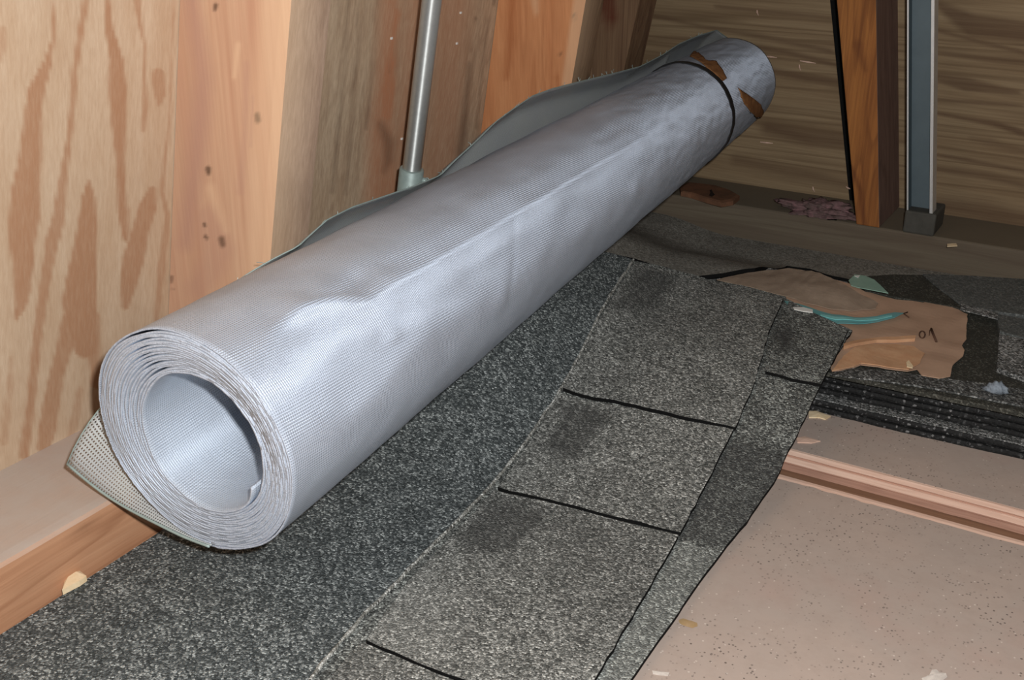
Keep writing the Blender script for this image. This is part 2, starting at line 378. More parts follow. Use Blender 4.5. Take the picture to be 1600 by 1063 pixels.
# floor
fl_root = empty('floor'); tag(fl_root, kind='structure')
YP, GAP, XA = 0.786363, 0.041299, -0.020985
def fy(x, y0): return y0 + math.tan(XA)*(x-.5)
mesh('subfloor', *abox(-.2, -.8, -.05, 1.7, 1.45, -.0182), M['joist'], fl_root)
X0, X1 = -.2, 1.7
def slab(y0a, y0b, y1a, y1b, z0, z1): return box8([(X0, y0a, z0), (X1, y0b, z0), (X1, y1b, z0), (X0, y1a, z0), (X0, y0a, z1), (X1, y0b, z1), (X1, y1b, z1), (X0, y1a, z1)])
fp = mesh('floor_panel', *slab(fy(X0, YP)+.001, fy(X1, YP)+.001, 1.45, 1.45, -.018, 0), M['floor'], fl_root)
for k, (z0, z1, mt, pr) in enumerate([(-.0042, -.0002, 'ply_light', .0012), (-.0064, -.0042, 'ply_dark', -.0006), (-.0112, -.0064, 'ply_light', .0010), (-.0128, -.0112, 'ply_dark', -.0006), (-.018, -.0128, 'ply_dark', .0006)]):
    xs = np.linspace(X0, X1, 150); V = []; Fc = []
    for x in xs:
        j = pr + .0007*noise.noise(Vector((x*60, k*3.1, 0))); y = fy(x, YP) - j
        V += [(x, y, z0), (x, y, z1), (x, fy(x, YP)+.003, z1), (x, fy(x, YP)+.003, z0)]
    for i in range(len(xs)-1):
        for a in range(4): Fc.append((i*4+a, (i+1)*4+a, (i+1)*4+(a+1) % 4, i*4+(a+1) % 4))
    tag(mesh('ply_layer', V, Fc, M[mt], fp), kind=None)
np_ = mesh('floor_panel', *slab(-.8, -.8, fy(X0, YP-GAP), fy(X1, YP-GAP), -.018, 0), M['floor'], fl_root)
# torn veneer along the near panel's edge
xs = np.linspace(.2, X1, 420); V = []; Fc = []
for x in xs:
    w = .0058 + .0022*noise.noise(Vector((x*28, 4, 0))) + .0016*noise.noise(Vector((x*110, 2, 0)))
    y = fy(x, YP-GAP)
    V += [(x, y-w, .0001), (x, y-w*.6, .0006), (x, y-.0005, .0006), (x, y+.0003, -.002)]
for i in range(len(xs)-1):
    for a in range(3): Fc.append((i*4+a, (i+1)*4+a, (i+1)*4+a+1, i*4+a+1))
mesh('splintered_edge', V, Fc, M['ply_light'], np_)
p = at(1075, 975, 2, 0); V = []
for k in range(14):
    w = k/14*2*math.pi; rr = .0042*(1+.35*noise.noise(Vector((math.cos(w)*2, math.sin(w)*2, 1)))); V.append((p[0]+rr*1.4*math.cos(w), p[1]+rr*.8*math.sin(w), .0003))
mesh('amber_stain', V + [(p[0], p[1], .0008)], [(k, (k+1) % 14, 14) for k in range(14)], M['amber'], np_, True)

# left wall
wl = empty('wall_left'); tag(wl, kind='structure')
def left_panel(name, y0, y1, z0, z1, ny, nz, off, mat, strokes=(), knots=(), parent=None, yshear=0.0):
    ys = np.linspace(y0, y1, ny); zs = np.linspace(z0, z1, nz)
    P = np.array([left(y + yshear*(z-PH), z, off) for y in ys for z in zs])
    px = to_px(P); st = strokes_value(px, strokes) if strokes else np.zeros(len(P)); kn = strokes_value(px, knots) if knots else np.zeros(len(P))
    return P, px, st, kn
PLY_ST = [
 (1, [(86, 0, 4), (83, 62, 5), (74, 100, 14), (57, 140, 26), (50, 190, 28), (47, 250, 36), (40, 300, 46), (38, 340, 48), (34, 370, 44), (36, 410, 34), (36, 450, 26), (33, 478, 16), (24, 500, 4)]),
 (.9, [(136, -10, 10), (125, 56, 10), (117, 110, 10), (114, 156, 9), (108, 219, 9), (98, 281, 13), (92, 340, 20), (82, 375, 22), (74, 420, 16), (66, 470, 15), (58, 530, 14), (53, 580, 14), (47, 640, 14), (40, 690, 16), (38, 712, 14)]),
 (1, [(167, -10, 8), (171, 47, 13), (182, 94, 22), (184, 140, 28), (185, 187, 24), (187, 237, 15), (189, 281, 12), (191, 331, 14), (195, 375, 6)]),
 (.8, [(214, -5, 13), (219, 37, 7), (226, 72, 4), (226, 125, 5), (226, 172, 10), (225, 205, 5)]),
 (.75, [(247, 118, 22), (250, 145, 20), (249, 165, 4)]),
 (.7, [(273, 0, 3), (266, 78, 3), (267, 175, 4), (259, 234, 6), (253, 300, 7), (262, 340, 9), (252, 420, 12), (244, 500, 8)]),
 (1, [(139, 285, 6), (138, 310, 22), (137, 345, 28), (132, 390, 36), (128, 430, 46), (124, 470, 54), (128, 505, 50), (134, 540, 40)]),
 (.85, [(140, 500, 34), (147, 550, 20), (150, 600, 16)]),
 (.9, [(108, 500, 24), (100, 545, 24), (88, 590, 22), (80, 630, 26), (74, 670, 28), (68, 698, 22)]),
 (.9, [(238, 296, 10), (230, 325, 28), (220, 360, 26), (208, 405, 34), (200, 450, 24), (196, 478, 12)]),
 (.5, [(186, 275, 12), (196, 330, 14), (200, 375, 10)]),
 (.55, [(4, 45, 10), (3, 75, 12), (2, 95, 4)]),
 (.5, [(125, 610, 10), (118, 650, 14), (110, 690, 12)]),
 (.45, [(18, 560, 6), (14, 620, 10), (6, 690, 14)]),
]
def solid_panel(name, P, nu, nv, mat, st, kn, back, parent):
    """front grid plus a back face: a board with thickness"""
    B = P + np.asarray(back); V = np.vstack([P, B]); n = len(P); Fc = grid_faces(nu, nv)[:]
    Fc = [f[::-1] for f in Fc]
    c = [0, (nu-1)*nv, nu*nv-1, nv-1]
    Fc.append(tuple(i+n for i in (c[0], c[1], c[2], c[3])))
    rim = [i*nv for i in range(nu)] + [(nu-1)*nv+j for j in range(1, nv)] + [i*nv+nv-1 for i in range(nu-2, -1, -1)] + [j for j in range(nv-2, 0, -1)]
    for a, b in zip(rim, rim[1:]+rim[:1]): Fc.append((a, b, b+n, a+n))
    z = np.zeros(n)
    return mesh(name, V, Fc, mat, parent, False, {'streak': np.concatenate([st, z]), 'knot': np.concatenate([kn, z])})
ZT = .85
ny, nz = 150, 290
P, px, st, kn = left_panel('plywood_panel', .20, YA+.02, PH-.001, .56, ny, nz, 0, None, PLY_ST, [(.6, [(327, 5, 3), (326, 15, 2)])])
solid_panel('plywood_panel', P, ny, nz, M['ply'], st, kn, (-.012, 0, 0), wl)
for (a, b, c, d) in [(-.7, .20, PH-.001, .56), (-.7, YA+.02, .56, ZT)]:
    P, px, st, kn = left_panel('x', a, b, c, d, 2, 2, 0, None); solid_panel('plywood_panel', P, 2, 2, M['ply'], st, kn, (-.012, 0, 0), wl)
BAY = [(.75, [(612, -10, 34), (606, 100, 34), (598, 200, 44), (600, 320, 60)], 24), (.6, [(650, -10, 40), (640, 150, 50), (630, 320, 70)], 40), (.5, [(705, -10, 60), (700, 120, 50), (690, 260, 60)], 30), (1, [(620, 20, 14), (612, 70, 10), (608, 130, 22), (604, 180, 20)], 6)]
BAYK = [(.45, [(595, 195, 10), (607, 222, 18), (607, 250, 14), (600, 268, 4)], 12), (.5, [(734, 100, 5), (728, 160, 8), (724, 210, 12), (718, 240, 10)], 8), (.35, [(592, 0, 3), (582, 100, 3), (572, 200, 4)], 3), (.35, [(545, 0, 5), (536, 120, 4), (520, 300, 6)], 5), (.35, [(762, 30, 4), (752, 120, 4), (745, 200, 6)], 4), (.3, [(561, 20, 4), (552, 160, 5), (540, 300, 7)], 4), (.6, [(773, 4, 4), (772, 9, 2)], 3), (.5, [(744, 27, 4), (744, 33, 2)], 3), (.4, [(609, 90, 2), (606, 115, 3)], 2)]
P, px, st, kn = left_panel('plywood_panel', YA+.02, YB+.02, PH-.001, .38, 90, 110, 0, None, BAY, BAYK)
solid_panel('plywood_panel', P, 90, 110, M['ply2'], st, kn, (-.012, 0, 0), wl)
for (a, b, c, d) in [(YA+.02, YB+.02, .38, ZT), (YB+.02, YF, PH-.001, ZT)]:
    P, px, st, kn = left_panel('x', a, b, c, d, 2, 2, 0, None); solid_panel('plywood_panel', P, 2, 2, M['ply2'], st, kn, (-.012, 0, 0), wl)

def stud_left(y0, sh, w, mats, strokes=(), knots=(), pale=(), side_n=(60, 200), ztop=ZT, off0=.0005, off1=.089):
    """2x4 stud: a wide side facing the camera and a narrow front; grain strokes on the side"""
    zs = np.concatenate([np.linspace(PH, .36, side_n[1]-1), [ztop]]); us = np.linspace(off0, off1, side_n[0])
    def pt(u, dy, z): return (u + LEAN*(z-PH), y0 + dy + sh*(z-PH), z)
    P = np.array([pt(u, 0, z) for u in us for z in zs]); px = to_px(P); nu, nv = side_n
    st = strokes_value(px, strokes) if strokes else np.zeros(len(P)); kn = strokes_value(px, knots) if knots else np.zeros(len(P))
    pa = strokes_value(px, pale) if pale else np.zeros(len(P)); n = len(P); V = np.vstack([P, P + np.array([0, w, 0])])
    Fc = [f for f in grid_faces(nu, nv)]; mi = [0]*len(Fc)
    Fc.append(tuple(n+i for i in (0, nv-1, nu*nv-1, (nu-1)*nv))); mi.append(1)
    for j in range(nv-1): Fc.append(((nu-1)*nv+j, n+(nu-1)*nv+j, n+(nu-1)*nv+j+1, (nu-1)*nv+j+1)); mi.append(1)
    for j in range(nv-1): Fc.append((j, j+1, n+j+1, n+j)); mi.append(1)
    for i in range(nu-1): Fc.append((i*nv+nv-1, (i+1)*nv+nv-1, n+(i+1)*nv+nv-1, n+i*nv+nv-1)); mi.append(1); Fc.append((i*nv, n+i*nv, n+(i+1)*nv, (i+1)*nv)); mi.append(1)
    z = np.zeros(n)
    o = mesh('stud', V, Fc, mats[0], wl, False, {'streak': np.concatenate([st, z]), 'knot': np.concatenate([kn, z]), 'pale': np.concatenate([pa, z])})
    o.data.materials.append(mats[1])
    o.data.polygons.foreach_set('material_index', mi); return o
SA_ST = [(.9, [(300, 0, 22), (318, 120, 26), (312, 200, 30), (300, 300, 26), (290, 380, 22)], 22), (.45, [(385, 100, 10), (383, 200, 9), (376, 300, 12)], 6), (.7, [(395, 150, 3), (392, 230, 3)], 3), (.55, [(320, 340, 40), (340, 390, 50), (330, 420, 40), (310, 450, 36)], 20)]
SA_KN = [(.85, [(402, 180, 8), (403, 188, 9)], 4), (.8, [(325, 264, 9), (326, 271, 6)], 4), (.8, [(337, 8, 7), (336, 14, 6)], 4), (.7, [(346, 374, 10), (348, 382, 9)], 5), (.75, [(319, 350, 5), (320, 353, 5)], 3), (.75, [(321, 370, 6), (324, 373, 4)], 3), (.55, [(268, 434, 7), (268, 440, 5)], 3), (.4, [(262, 452, 2), (272, 453, 2)], 2)]
SH_A = (0.5635-YA)/(.332-PH); SH_B = (.971-YB)/(.288-PH)
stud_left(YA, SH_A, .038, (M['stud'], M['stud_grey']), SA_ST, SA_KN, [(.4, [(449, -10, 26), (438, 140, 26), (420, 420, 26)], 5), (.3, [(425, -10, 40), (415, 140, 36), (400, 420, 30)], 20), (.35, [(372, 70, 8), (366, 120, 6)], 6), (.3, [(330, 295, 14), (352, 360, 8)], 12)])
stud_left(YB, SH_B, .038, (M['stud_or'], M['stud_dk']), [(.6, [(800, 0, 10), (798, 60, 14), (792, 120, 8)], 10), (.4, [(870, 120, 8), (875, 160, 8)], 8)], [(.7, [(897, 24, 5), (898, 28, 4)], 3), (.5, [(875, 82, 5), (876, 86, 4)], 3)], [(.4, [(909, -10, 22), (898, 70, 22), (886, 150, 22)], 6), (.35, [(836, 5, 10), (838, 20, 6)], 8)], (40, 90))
stud_left(YF-.205, 0, .045, (M['stud_dk'], M['stud_dk']), [(.9, [(945, -5, 30), (955, 30, 20)], 12)], (), (), (20, 40), off1=.080)
# stud front face is near-grey: bottom plate runs under the studs
V, Fc = box8([left(-.7, 0, 0), left(-.7, 0, .089), left(YF, 0, .089), left(YF, 0, 0), left(-.7, PH, 0), left(-.7, PH, .089), left(YF, PH, .089), left(YF, PH, 0)])
V = [(x if i % 4 in (0, 3) else .089, y, z) for i, (x, y, z) in enumerate(V)]
# fine strip so dust and nail marks follow the board
ys = np.concatenate([[-.7], np.linspace(.15, .60, 160), [YF]]); prof = [(0, PH), (.03, PH), (.06, PH), (.080, PH), (.0865, PH-.0006), (.0885, PH-.0026), (.089, PH-.006), (.089, PH-.015), (.089, PH-.027), (.089, 0)]
P = np.array([(a + .0006*noise.noise(Vector((y*40, a*50, b*90)))*(a > .08), y, b) for y in ys for a, b in prof]); px = to_px(P)
PL_ST = [(.5, [(60, 872, 6), (110, 838, 5), (160, 800, 4)], 4), (.6, [(0, 948, 3), (70, 905, 3), (130, 862, 4)], 4), (.35, [(70, 725, 8), (95, 722, 14), (112, 732, 12), (80, 735, 5)], 10), (.4, [(80, 765, 8), (95, 762, 10)], 6)]
st = strokes_value(px, PL_ST); nv = len(prof)
Fc = [f[::-1] for f in grid_faces(len(ys), nv)]; Fc = [tuple(reversed(f)) for f in Fc]
nP = len(P); V = np.vstack([P, [(0, y, 0) for y in ys]])
for i in range(len(ys)-1):
    Fc.append((i*nv+nv-1, (i+1)*nv+nv-1, nP+i+1, nP+i)); Fc.append((nP+i, nP+i+1, (i+1)*nv, i*nv))
Fc.append(tuple(range(nv)) + (nP,)); Fc.append(tuple((len(ys)-1)*nv+k for k in range(nv)) + (nP+len(ys)-1,))
o = mesh('bottom_plate', V, Fc, M['plate'], wl, False, {'streak': np.concatenate([st, np.zeros(len(ys))]), 'knot': np.zeros(len(V))})
bm = bmesh.new(); bm.from_mesh(o.data); bmesh.ops.recalc_face_normals(bm, faces=bm.faces); bm.to_mesh(o.data); bm.free()
for (px_, py_) in [(180, 829), (403, 190), (319, 352), (268, 441)]:
    pass

for (x_, y_) in [(714, 68), (650, 218), (628, 217), (702, 262), (704, 279), (720, 20), (612, 60), (470, 20), (440, 365)]:
    p = on_left(x_, y_, .0006); mesh('paint_fleck', *abox(p[0]-.0006, p[1]-.0011, p[2]-.0008, p[0]+.0005, p[1]+.0011, p[2]+.0010), M['white'], wl)
# back wall
wb = empty('wall_back'); tag(wb, kind='structure')
BK = [(.9, [(1462, 5, 10), (1520, 40, 36), (1600, 50, 34)], 10), (.8, [(1455, 45, 5), (1530, 65, 7), (1600, 82, 6)], 5), (.7, [(1455, 80, 5), (1540, 92, 9), (1600, 98, 8)], 6),
      (.85, [(1462, 120, 12), (1510, 132, 22), (1590, 144, 6)], 6), (.8, [(1455, 155, 4), (1530, 160, 6), (1600, 166, 4)], 4), (1, [(1455, 175, 5), (1515, 187, 6), (1555, 194, 9), (1600, 208, 10)], 5),
      (.5, [(1515, 216, 6), (1545, 222, 14), (1600, 236, 6)], 8), (.9, [(1460, 241, 5), (1510, 250, 7), (1600, 268, 5)], 5), (.7, [(1460, 262, 10), (1540, 275, 10), (1600, 290, 10)], 10), (.8, [(1460, 320, 26), (1540, 330, 36), (1600, 345, 30)], 20),
      (.8, [(1000, 20, 6), (1100, 42, 5), (1180, 55, 8), (1300, 80, 7)], 6), (.7, [(1120, 10, 6), (1200, 18, 6), (1300, 28, 5)], 5), (.8, [(1160, 70, 6), (1230, 82, 8), (1320, 105, 7)], 6), (.8, [(1200, 110, 10), (1260, 122, 12), (1330, 130, 8)], 8),
      (.9, [(1200, 200, 20), (1260, 215, 24), (1330, 222, 20)], 16), (.7, [(1150, 250, 16), (1240, 270, 18), (1330, 290, 14)], 14), (.6, [(1000, 60, 5), (1090, 62, 6), (1180, 90, 6)], 6)]
nx, nz = 150, 150
xs = np.linspace(-.1, .62, nx); zs = np.linspace(PH-.001, .33, nz)
P = np.array([(x, YF, z) for x in xs for z in zs]); px = to_px(P)
B = P + np.array([0, .012, 0]); n = len(P)
st = strokes_value(px, BK)
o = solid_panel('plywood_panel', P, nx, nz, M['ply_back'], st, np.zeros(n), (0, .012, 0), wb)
bm = bmesh.new(); bm.from_mesh(o.data); bmesh.ops.recalc_face_normals(bm, faces=bm.faces); bm.to_mesh(o.data); bm.free()
for (a, b, c, d) in [(-.1, .62, .33, ZT), (.62, 1.7, PH-.001, ZT)]:
    mesh('plywood_panel', *abox(a, YF, c, b, YF+.012, d), M['ply_back'], wb)
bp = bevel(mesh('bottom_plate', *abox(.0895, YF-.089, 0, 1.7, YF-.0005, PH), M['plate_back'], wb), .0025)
# stud on the back wall
a0, a1 = at(1307, 0, 1, YF-.089), at(1338, 354, 1, YF-.089)
b0, b1 = at(1369, 0, 1, YF-.089), at(1374, 360, 1, YF-.089)
def lx(p, q, z): return p[0] + (q[0]-p[0])*(z-p[2])/(q[2]-p[2])
zs = np.concatenate([np.linspace(PH, .33, 90), [ZT]]); fr = np.linspace(0, 1, 22)
P = np.array([(lx(a1, a0, z) + f*(lx(b1, b0, z)-lx(a1, a0, z)), YF-.089, z) for f in fr for z in zs]); px = to_px(P)
kn = strokes_value(px, [(.8, [(1384, -4, 4), (1379, 40, 4), (1378, 62, 3)], 2)])
st = strokes_value(px, [(.6, [(1330, 260, 5), (1345, 300, 8), (1350, 350, 8)], 5), (.5, [(1340, 70, 16), (1352, 110, 6)], 8)])
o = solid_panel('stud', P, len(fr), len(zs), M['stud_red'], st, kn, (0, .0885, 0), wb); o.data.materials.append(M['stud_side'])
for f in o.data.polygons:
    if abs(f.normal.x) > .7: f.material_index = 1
bm = bmesh.new(); bm.from_mesh(o.data); bmesh.ops.recalc_face_normals(bm, faces=bm.faces); bm.to_mesh(o.data); bm.free()
bevel(o, .002, 2)
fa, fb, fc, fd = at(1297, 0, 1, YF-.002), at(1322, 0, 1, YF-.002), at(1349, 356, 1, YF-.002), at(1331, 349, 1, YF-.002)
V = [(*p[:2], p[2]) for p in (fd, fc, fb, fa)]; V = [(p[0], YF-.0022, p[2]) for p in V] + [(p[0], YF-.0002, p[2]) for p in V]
mesh('shade_strip', *box8(V), M['edge_blk'], wb)  # added black strip standing in for the shade beside the stud
# splinters on the back plywood
for (x0, y0, x1, y1) in [(1250, 95, 1275, 99), (1249, 101, 1251, 110), (1188, 222, 1208, 224), (1270, 292, 1273, 300), (1195, 88, 1214, 90), (1322, 292, 1330, 296), (1183, 16, 1185, 24)]:
    p, q = at(x0, y0, 1, YF-.002), at(x1, y1, 1, YF-.001)
    mesh('splinter', *tube([p, (p+q)/2+np.array([0, -.002, .0004]), q], [.0006, .0009, .0003], 5), M['ply_light'], wb)

# ================================================================== WIRE MESH ROLL
q = [0.17725, 0.41673, 0.11313, -0.01371, 0.06067, 0.87117, 0.06889, 0.04956]
C0 = np.array(q[:3]); AX = np.array([math.sin(q[3])*math.cos(q[4]), math.cos(q[3])*math.cos(q[4]), math.sin(q[4])])
LEN, R0, R1 = q[5], q[6], q[7]
E1 = np.cross(AX, [0, 0, 1]); E1 /= np.linalg.norm(E1); E2 = np.cross(E1, AX)
def Rad(s): return R0 + (R1-R0)*s
def cyl(s, t, r):
    s, t, r = np.asarray(s, float), np.asarray(t, float), np.asarray(r, float)
    return C0 + AX*(LEN*s)[..., None] + E1*(r*np.cos(t))[..., None] + E2*(r*np.sin(t))[..., None]
def px_to_st(px, py, dr=0.0):
    d = ray(px, py); best = None
    # march along the ray to the tapered tube
    for lam in np.linspace(.3, 2.0, 3400):
        P = CAM + d*lam; v = P - C0; s = v@AX/LEN; w = v - AX*(v@AX); r = np.linalg.norm(w)
        if r <= Rad(s) + dr and -.02 < s < 1.05: return s, math.atan2(w@E2, w@E1)
    return None
roll = empty('wire_mesh_roll', tuple(C0 + np.array([0, 0, -R0])))
tag(roll, 'long grey roll of galvanised wire screen lying slantwise across the shingles', 'wire roll')
TURNS = 21; T_IN = math.radians(-28); PITCH_R = None
# spiral windings, turn by turn (t decreases outwards); last full turn = outer wrap
T_OUT = math.radians(-90) - 2*math.pi*(TURNS-1)       # winding angle where the outer wrap ends and the loose tail begins
RIN0 = .0425
def wind(nm, ta, tb, nseg, svals, mat, dent=None, parent=roll):
    T = np.linspace(ta, tb, nseg); S = np.asarray(svals); V = []; U = []
    tot = T_OUT - T_IN
    for i, s in enumerate(S):
        f = (T-T_IN)/tot; rin = RIN0*(Rad(s)/R0); R = Rad(s); r = rin + (R-rin)*f
        off = (1-f)*.0058
        ripple = .0005*np.sin(T*2+f*7) + .0003*np.sin(T*7.3+1) + .0004*np.maximum(0, np.cos(T-2.2))*np.sin(f*40)
        sj = np.full_like(T, s)
        edge = (1 if i == 0 else 0) or (-1 if i == len(S)-1 else 0)
        if edge:
            turn = np.floor(-T/(2*math.pi)); jit = np.sin(turn*12.9+1)*.0008 + .0012*np.sin(T*1.0+f*4) + .00018*np.sin(T*97) + .0001*np.sin(T*151+1)
            sj = s + jit/LEN*edge
        rr = r + ripple*(f < .999)*(.8) + .0042*math.exp(-s/.07)*np.maximum(0, np.cos(T-math.radians(205)))*f
        if dent is not None: rr = rr + dent(s, T)
        if dent is None: rr = rr - .0045*np.exp(-(T_IN-T)/.22)
        if dent is None: rr = rr - .0095*f**3*sstep(0, .02, s)*sstep(0, .05, 1-s)
        P = cyl(sj, T, rr) + E1*off[:, None]
        V.append(P); arc = np.cumsum(np.concatenate([[0], np.abs(np.diff(T))*r[1:]])); U.append(np.stack([arc, np.full_like(arc, s*LEN)], -1))
    V = np.array(V); U = np.array(U)
    o = mesh(nm, V.reshape(-1, 3), grid_faces(len(S), nseg), mat, parent, True, uv=U.reshape(-1, 2))
    sol = o.modifiers.new('thickness', 'SOLIDIFY'); sol.thickness = .0012 if dent is None else .001; sol.offset = 0
    o.data.materials.append(M['rim']); sol.material_offset_rim = 1
    return o
wind('inner_windings', T_IN, T_OUT+2*math.pi, 110*(TURNS-1), np.concatenate([[0, .004, .010, .02, .035], np.linspace(.08, .98, 6), [.995, 1]]), M['screen_in'])
# dents of the outer wrap
DENTS = []
def add_dent(px, py, amp, su, sv):       # amp metres, sizes in metres along the axis / around
    r = px_to_st(px, py)
    if r: DENTS.append((r[0], r[1], amp, su, sv))
PLATE = px_to_st(518, 562); add_dent(460, 478, .0022, .012, .010); add_dent(585, 520, .0016, .014, .012); add_dent(660, 520, .0014, .03, .012)
add_dent(610, 440, .0016, .02, .01); add_dent(745, 410, -.0014, .02, .012); add_dent(560, 440, -.0012, .012, .008); add_dent(780, 470, .0016, .015, .010); add_dent(760, 400, .0010, .03, .006)
add_dent(840, 330, .0014, .02, .02); add_dent(950, 210, -.0014, .03, .006); add_dent(1000, 240, .0016, .03, .01); add_dent(1060, 200, -.0012, .02, .01); add_dent(900, 330, -.0014, .02, .012); add_dent(990, 300, .0016, .012, .008); add_dent(700, 460, -.0012, .02, .014)
CREASES = [(px_to_st(x0, y0), px_to_st(x1, y1), a, w) for x0, y0, x1, y1, a, w in [(560, 478, 1010, 212, .0016, .0045), (640, 610, 990, 395, .0008, .004), (800, 330, 790, 470, -.0008, .003), (760, 360, 830, 450, .0007, .003)] if px_to_st(x0, y0) and px_to_st(x1, y1)]
def dent(s, T):
    t = (T+math.pi) % (2*math.pi) - math.pi; d = np.zeros_like(T)
    for (ds, dt, a, su, sv) in DENTS:
        dtt = (t-dt+math.pi) % (2*math.pi) - math.pi
        d += a*np.exp(-((s-ds)*LEN/su)**2 - (dtt*Rad(s)/sv)**2)
    dtt = (t-PLATE[1]+math.pi) % (2*math.pi) - math.pi
    qq = ((s-PLATE[0])*LEN/.050)**2 + (dtt*Rad(s)/.030)**2
    d += -.0034*np.exp(-qq**2.5) + .0014*np.exp(-((np.sqrt(qq)-1.12)/.13)**2)*(dtt > -.2)
    d *= sstep(.012, .075, s)
    for (a, b, amp, wd) in CREASES:
        f = (s-a[0])/(b[0]-a[0]); tc = a[1]+(b[1]-a[1])*f; fade = sstep(-.05, .08, f)*sstep(-.05, .08, 1-f)
        dd = (t-tc)*Rad(s); d += amp*fade*np.exp(-np.abs(dd)/wd)
    damp = sstep(0, .03, s)*sstep(0, .03, 1-s)
    nz = np.array([noise.noise(Vector((math.cos(a)*2.2, math.sin(a)*2.2, s*14))) + .5*noise.noise(Vector((math.cos(a)*5, math.sin(a)*5, s*34+3))) for a in t])
    crm = np.array([noise.noise(Vector((math.cos(a)*9, math.sin(a)*9, s*60+9))) for a in t])*sstep(.45, .75, s)
    return d*1.0 + damp*(.0009*nz + .0007*crm)
wind('outer_wrap', T_OUT+2*math.pi, T_OUT, 190, np.linspace(0, 1, 230), M['screen'], dent)
# loose tail of the cloth: leaves the roll underneath, lies back against the studs, its free edge shows along the top
PLp = C0 - E1*.045
def edge_pt(px, py, back):
    P = at_plane(px, py, C0 - E1*back, E1); v = P-C0; s = v@AX/LEN; w = v-AX*(v@AX); t = math.atan2(w@E2, w@E1)
    if t > 0: t -= 2*math.pi
    return s, t, np.linalg.norm(w)
ED = []
P = at_plane(105, 725, C0, AX); w = P-C0; tt = math.atan2(w@E2, w@E1); ED.append((0.0, tt-(2*math.pi if tt > 0 else 0), np.linalg.norm(w)))
ED.append((.045, math.radians(-186), R0+.006)); 
for (x, y, bk) in [(465, 386, .034), (482, 370, .034), (512, 343, .034), (550, 324, .034), (600, 307, .034), (650, 290, .033), (688, 274, .033), (712, 250, .031), (745, 220, .031), (775, 190, .031), (805, 168, .031), (832, 150, .030), (862, 139, .030), (900, 129, .029), (950, 117, .029), (1000, 104, .028), (1035, 86, .028), (1062, 68, .028), (1090, 56, .026), (1120, 47, .024), (1138, 60, .020)]:
    ED.append(edge_pt(x, y, bk))
ED.sort(key=lambda e: e[0])
EDa = np.array(ED)
SS = np.unique(np.concatenate([np.linspace(0, .05, 10), np.linspace(.05, max(EDa[-1, 0], .97), 150)])); K = 40; V = []; U = []
for s in SS:
    te = np.interp(s, EDa[:, 0], EDa[:, 1]); re = np.interp(s, EDa[:, 0], EDa[:, 2])
    k = np.linspace(0, 1, K); T = math.radians(-90) + (te-math.radians(-90))*k
    R = Rad(min(s, 1)) + .0012; bl = k**2.6 if s > .03 else k**2.2
    r = R + (re-R)*bl + .0012*np.sin(k*9+s*40)*k*(1-k)*2
    P = cyl(np.full(K, s), T, r); lim = .0925 + LEAN*(P[:, 2]-PH); P[:, 0] = np.where((P[:, 1] > .5) & (P[:, 1] < 1.2), np.maximum(P[:, 0], lim), P[:, 0]); V.append(P); L = np.concatenate([[0], np.cumsum(np.abs(np.diff(T))*r[1:])]); U.append(np.stack([L, np.full(K, s*LEN)], -1))
o = mesh('loose_tail', np.array(V).reshape(-1, 3), grid_faces(len(SS), K), M['screen_hole'], roll, True, uv=np.array(U).reshape(-1, 2))
so = o.modifiers.new('thickness', 'SOLIDIFY'); so.thickness = .0005; so.offset = 0
# selvedge wire along the tail's end edge and free edge
Vn = np.array(V)
mesh('selvedge_wire', *tube([tuple(p) for p in Vn[0]], .0009, 6), M['zinc_dull'], roll, True)
mesh('selvedge_wire', *tube([tuple(p) for p in Vn[:, -1]], .0005, 5), M['zinc_dull'], roll, True)
# tie band
sb, tb = px_to_st(1143, 170)
V = []; n = 96
for k in range(n):
    t = 2*math.pi*k/n; w = .0040*(.68+.32*math.cos(t-.5)); d = float(dent(sb, np.array([t]))[0])
    for (ds, dr) in [(-w, .0002), (-w, .0014), (w, .0014), (w, .0002)]: V.append(cyl(sb + ds/LEN, t, Rad(sb)+dr+d*.5+.0002))
V = np.array(V); Fc = []
for k in range(n):
    for a in range(4): Fc.append((k*4+a, k*4+(a+1) % 4, ((k+1) % n)*4+(a+1) % 4, ((k+1) % n)*4+a))
tag(mesh('tie_band', V, Fc, M['band'], roll, False), 'dark band tied round the far end')
def patch(name, outline, mat, lift=.0018, label=None):
    st = [px_to_st(x, y) for x, y in outline]; st = [s for s in st if s]
    pts = []
    for i, a in enumerate(st):
        b = st[(i+1) % len(st)]
        for k in range(3): pts.append((a[0]*LEN+(b[0]-a[0])*LEN*k/3, (a[1]+(b[1]-a[1])*k/3)*.055))
    D = np.array(pts); inner = []
    for x in np.arange(D[:, 0].min(), D[:, 0].max(), .004):
        for y in np.arange(D[:, 1].min(), D[:, 1].max(), .004): inner.append((x, y))
    r = delaunay_2d_cdt([Vector(p) for p in pts] + [Vector(p) for p in inner], [], [list(range(len(pts)))], 1, 1e-7)
    V = [cyl(v[0]/LEN, v[1]/.055, Rad(v[0]/LEN) + lift + .0012*noise.noise(Vector((v[0]*160, v[1]*160, 0)))) for v in r[0]]
    o = mesh(name, V, [tuple(f) for f in r[2]], mat, roll, True)
    s_ = o.modifiers.new('t', 'SOLIDIFY'); s_.thickness = .0008
    if label: tag(o, label)
    return o
patch('torn_label', [(1068, 84), (1085, 82), (1092, 86), (1102, 95), (1118, 98), (1128, 112), (1134, 124), (1128, 128), (1118, 120), (1104, 108), (1090, 96), (1078, 90)], M['label'], label='torn brown paper scrap under the band')
patch('torn_label', [(1152, 138), (1160, 144), (1172, 152), (1186, 163), (1191, 172), (1188, 181), (1180, 182), (1170, 174), (1162, 163), (1156, 152)], M['label'], label='torn orange-brown paper scrap near the rim')
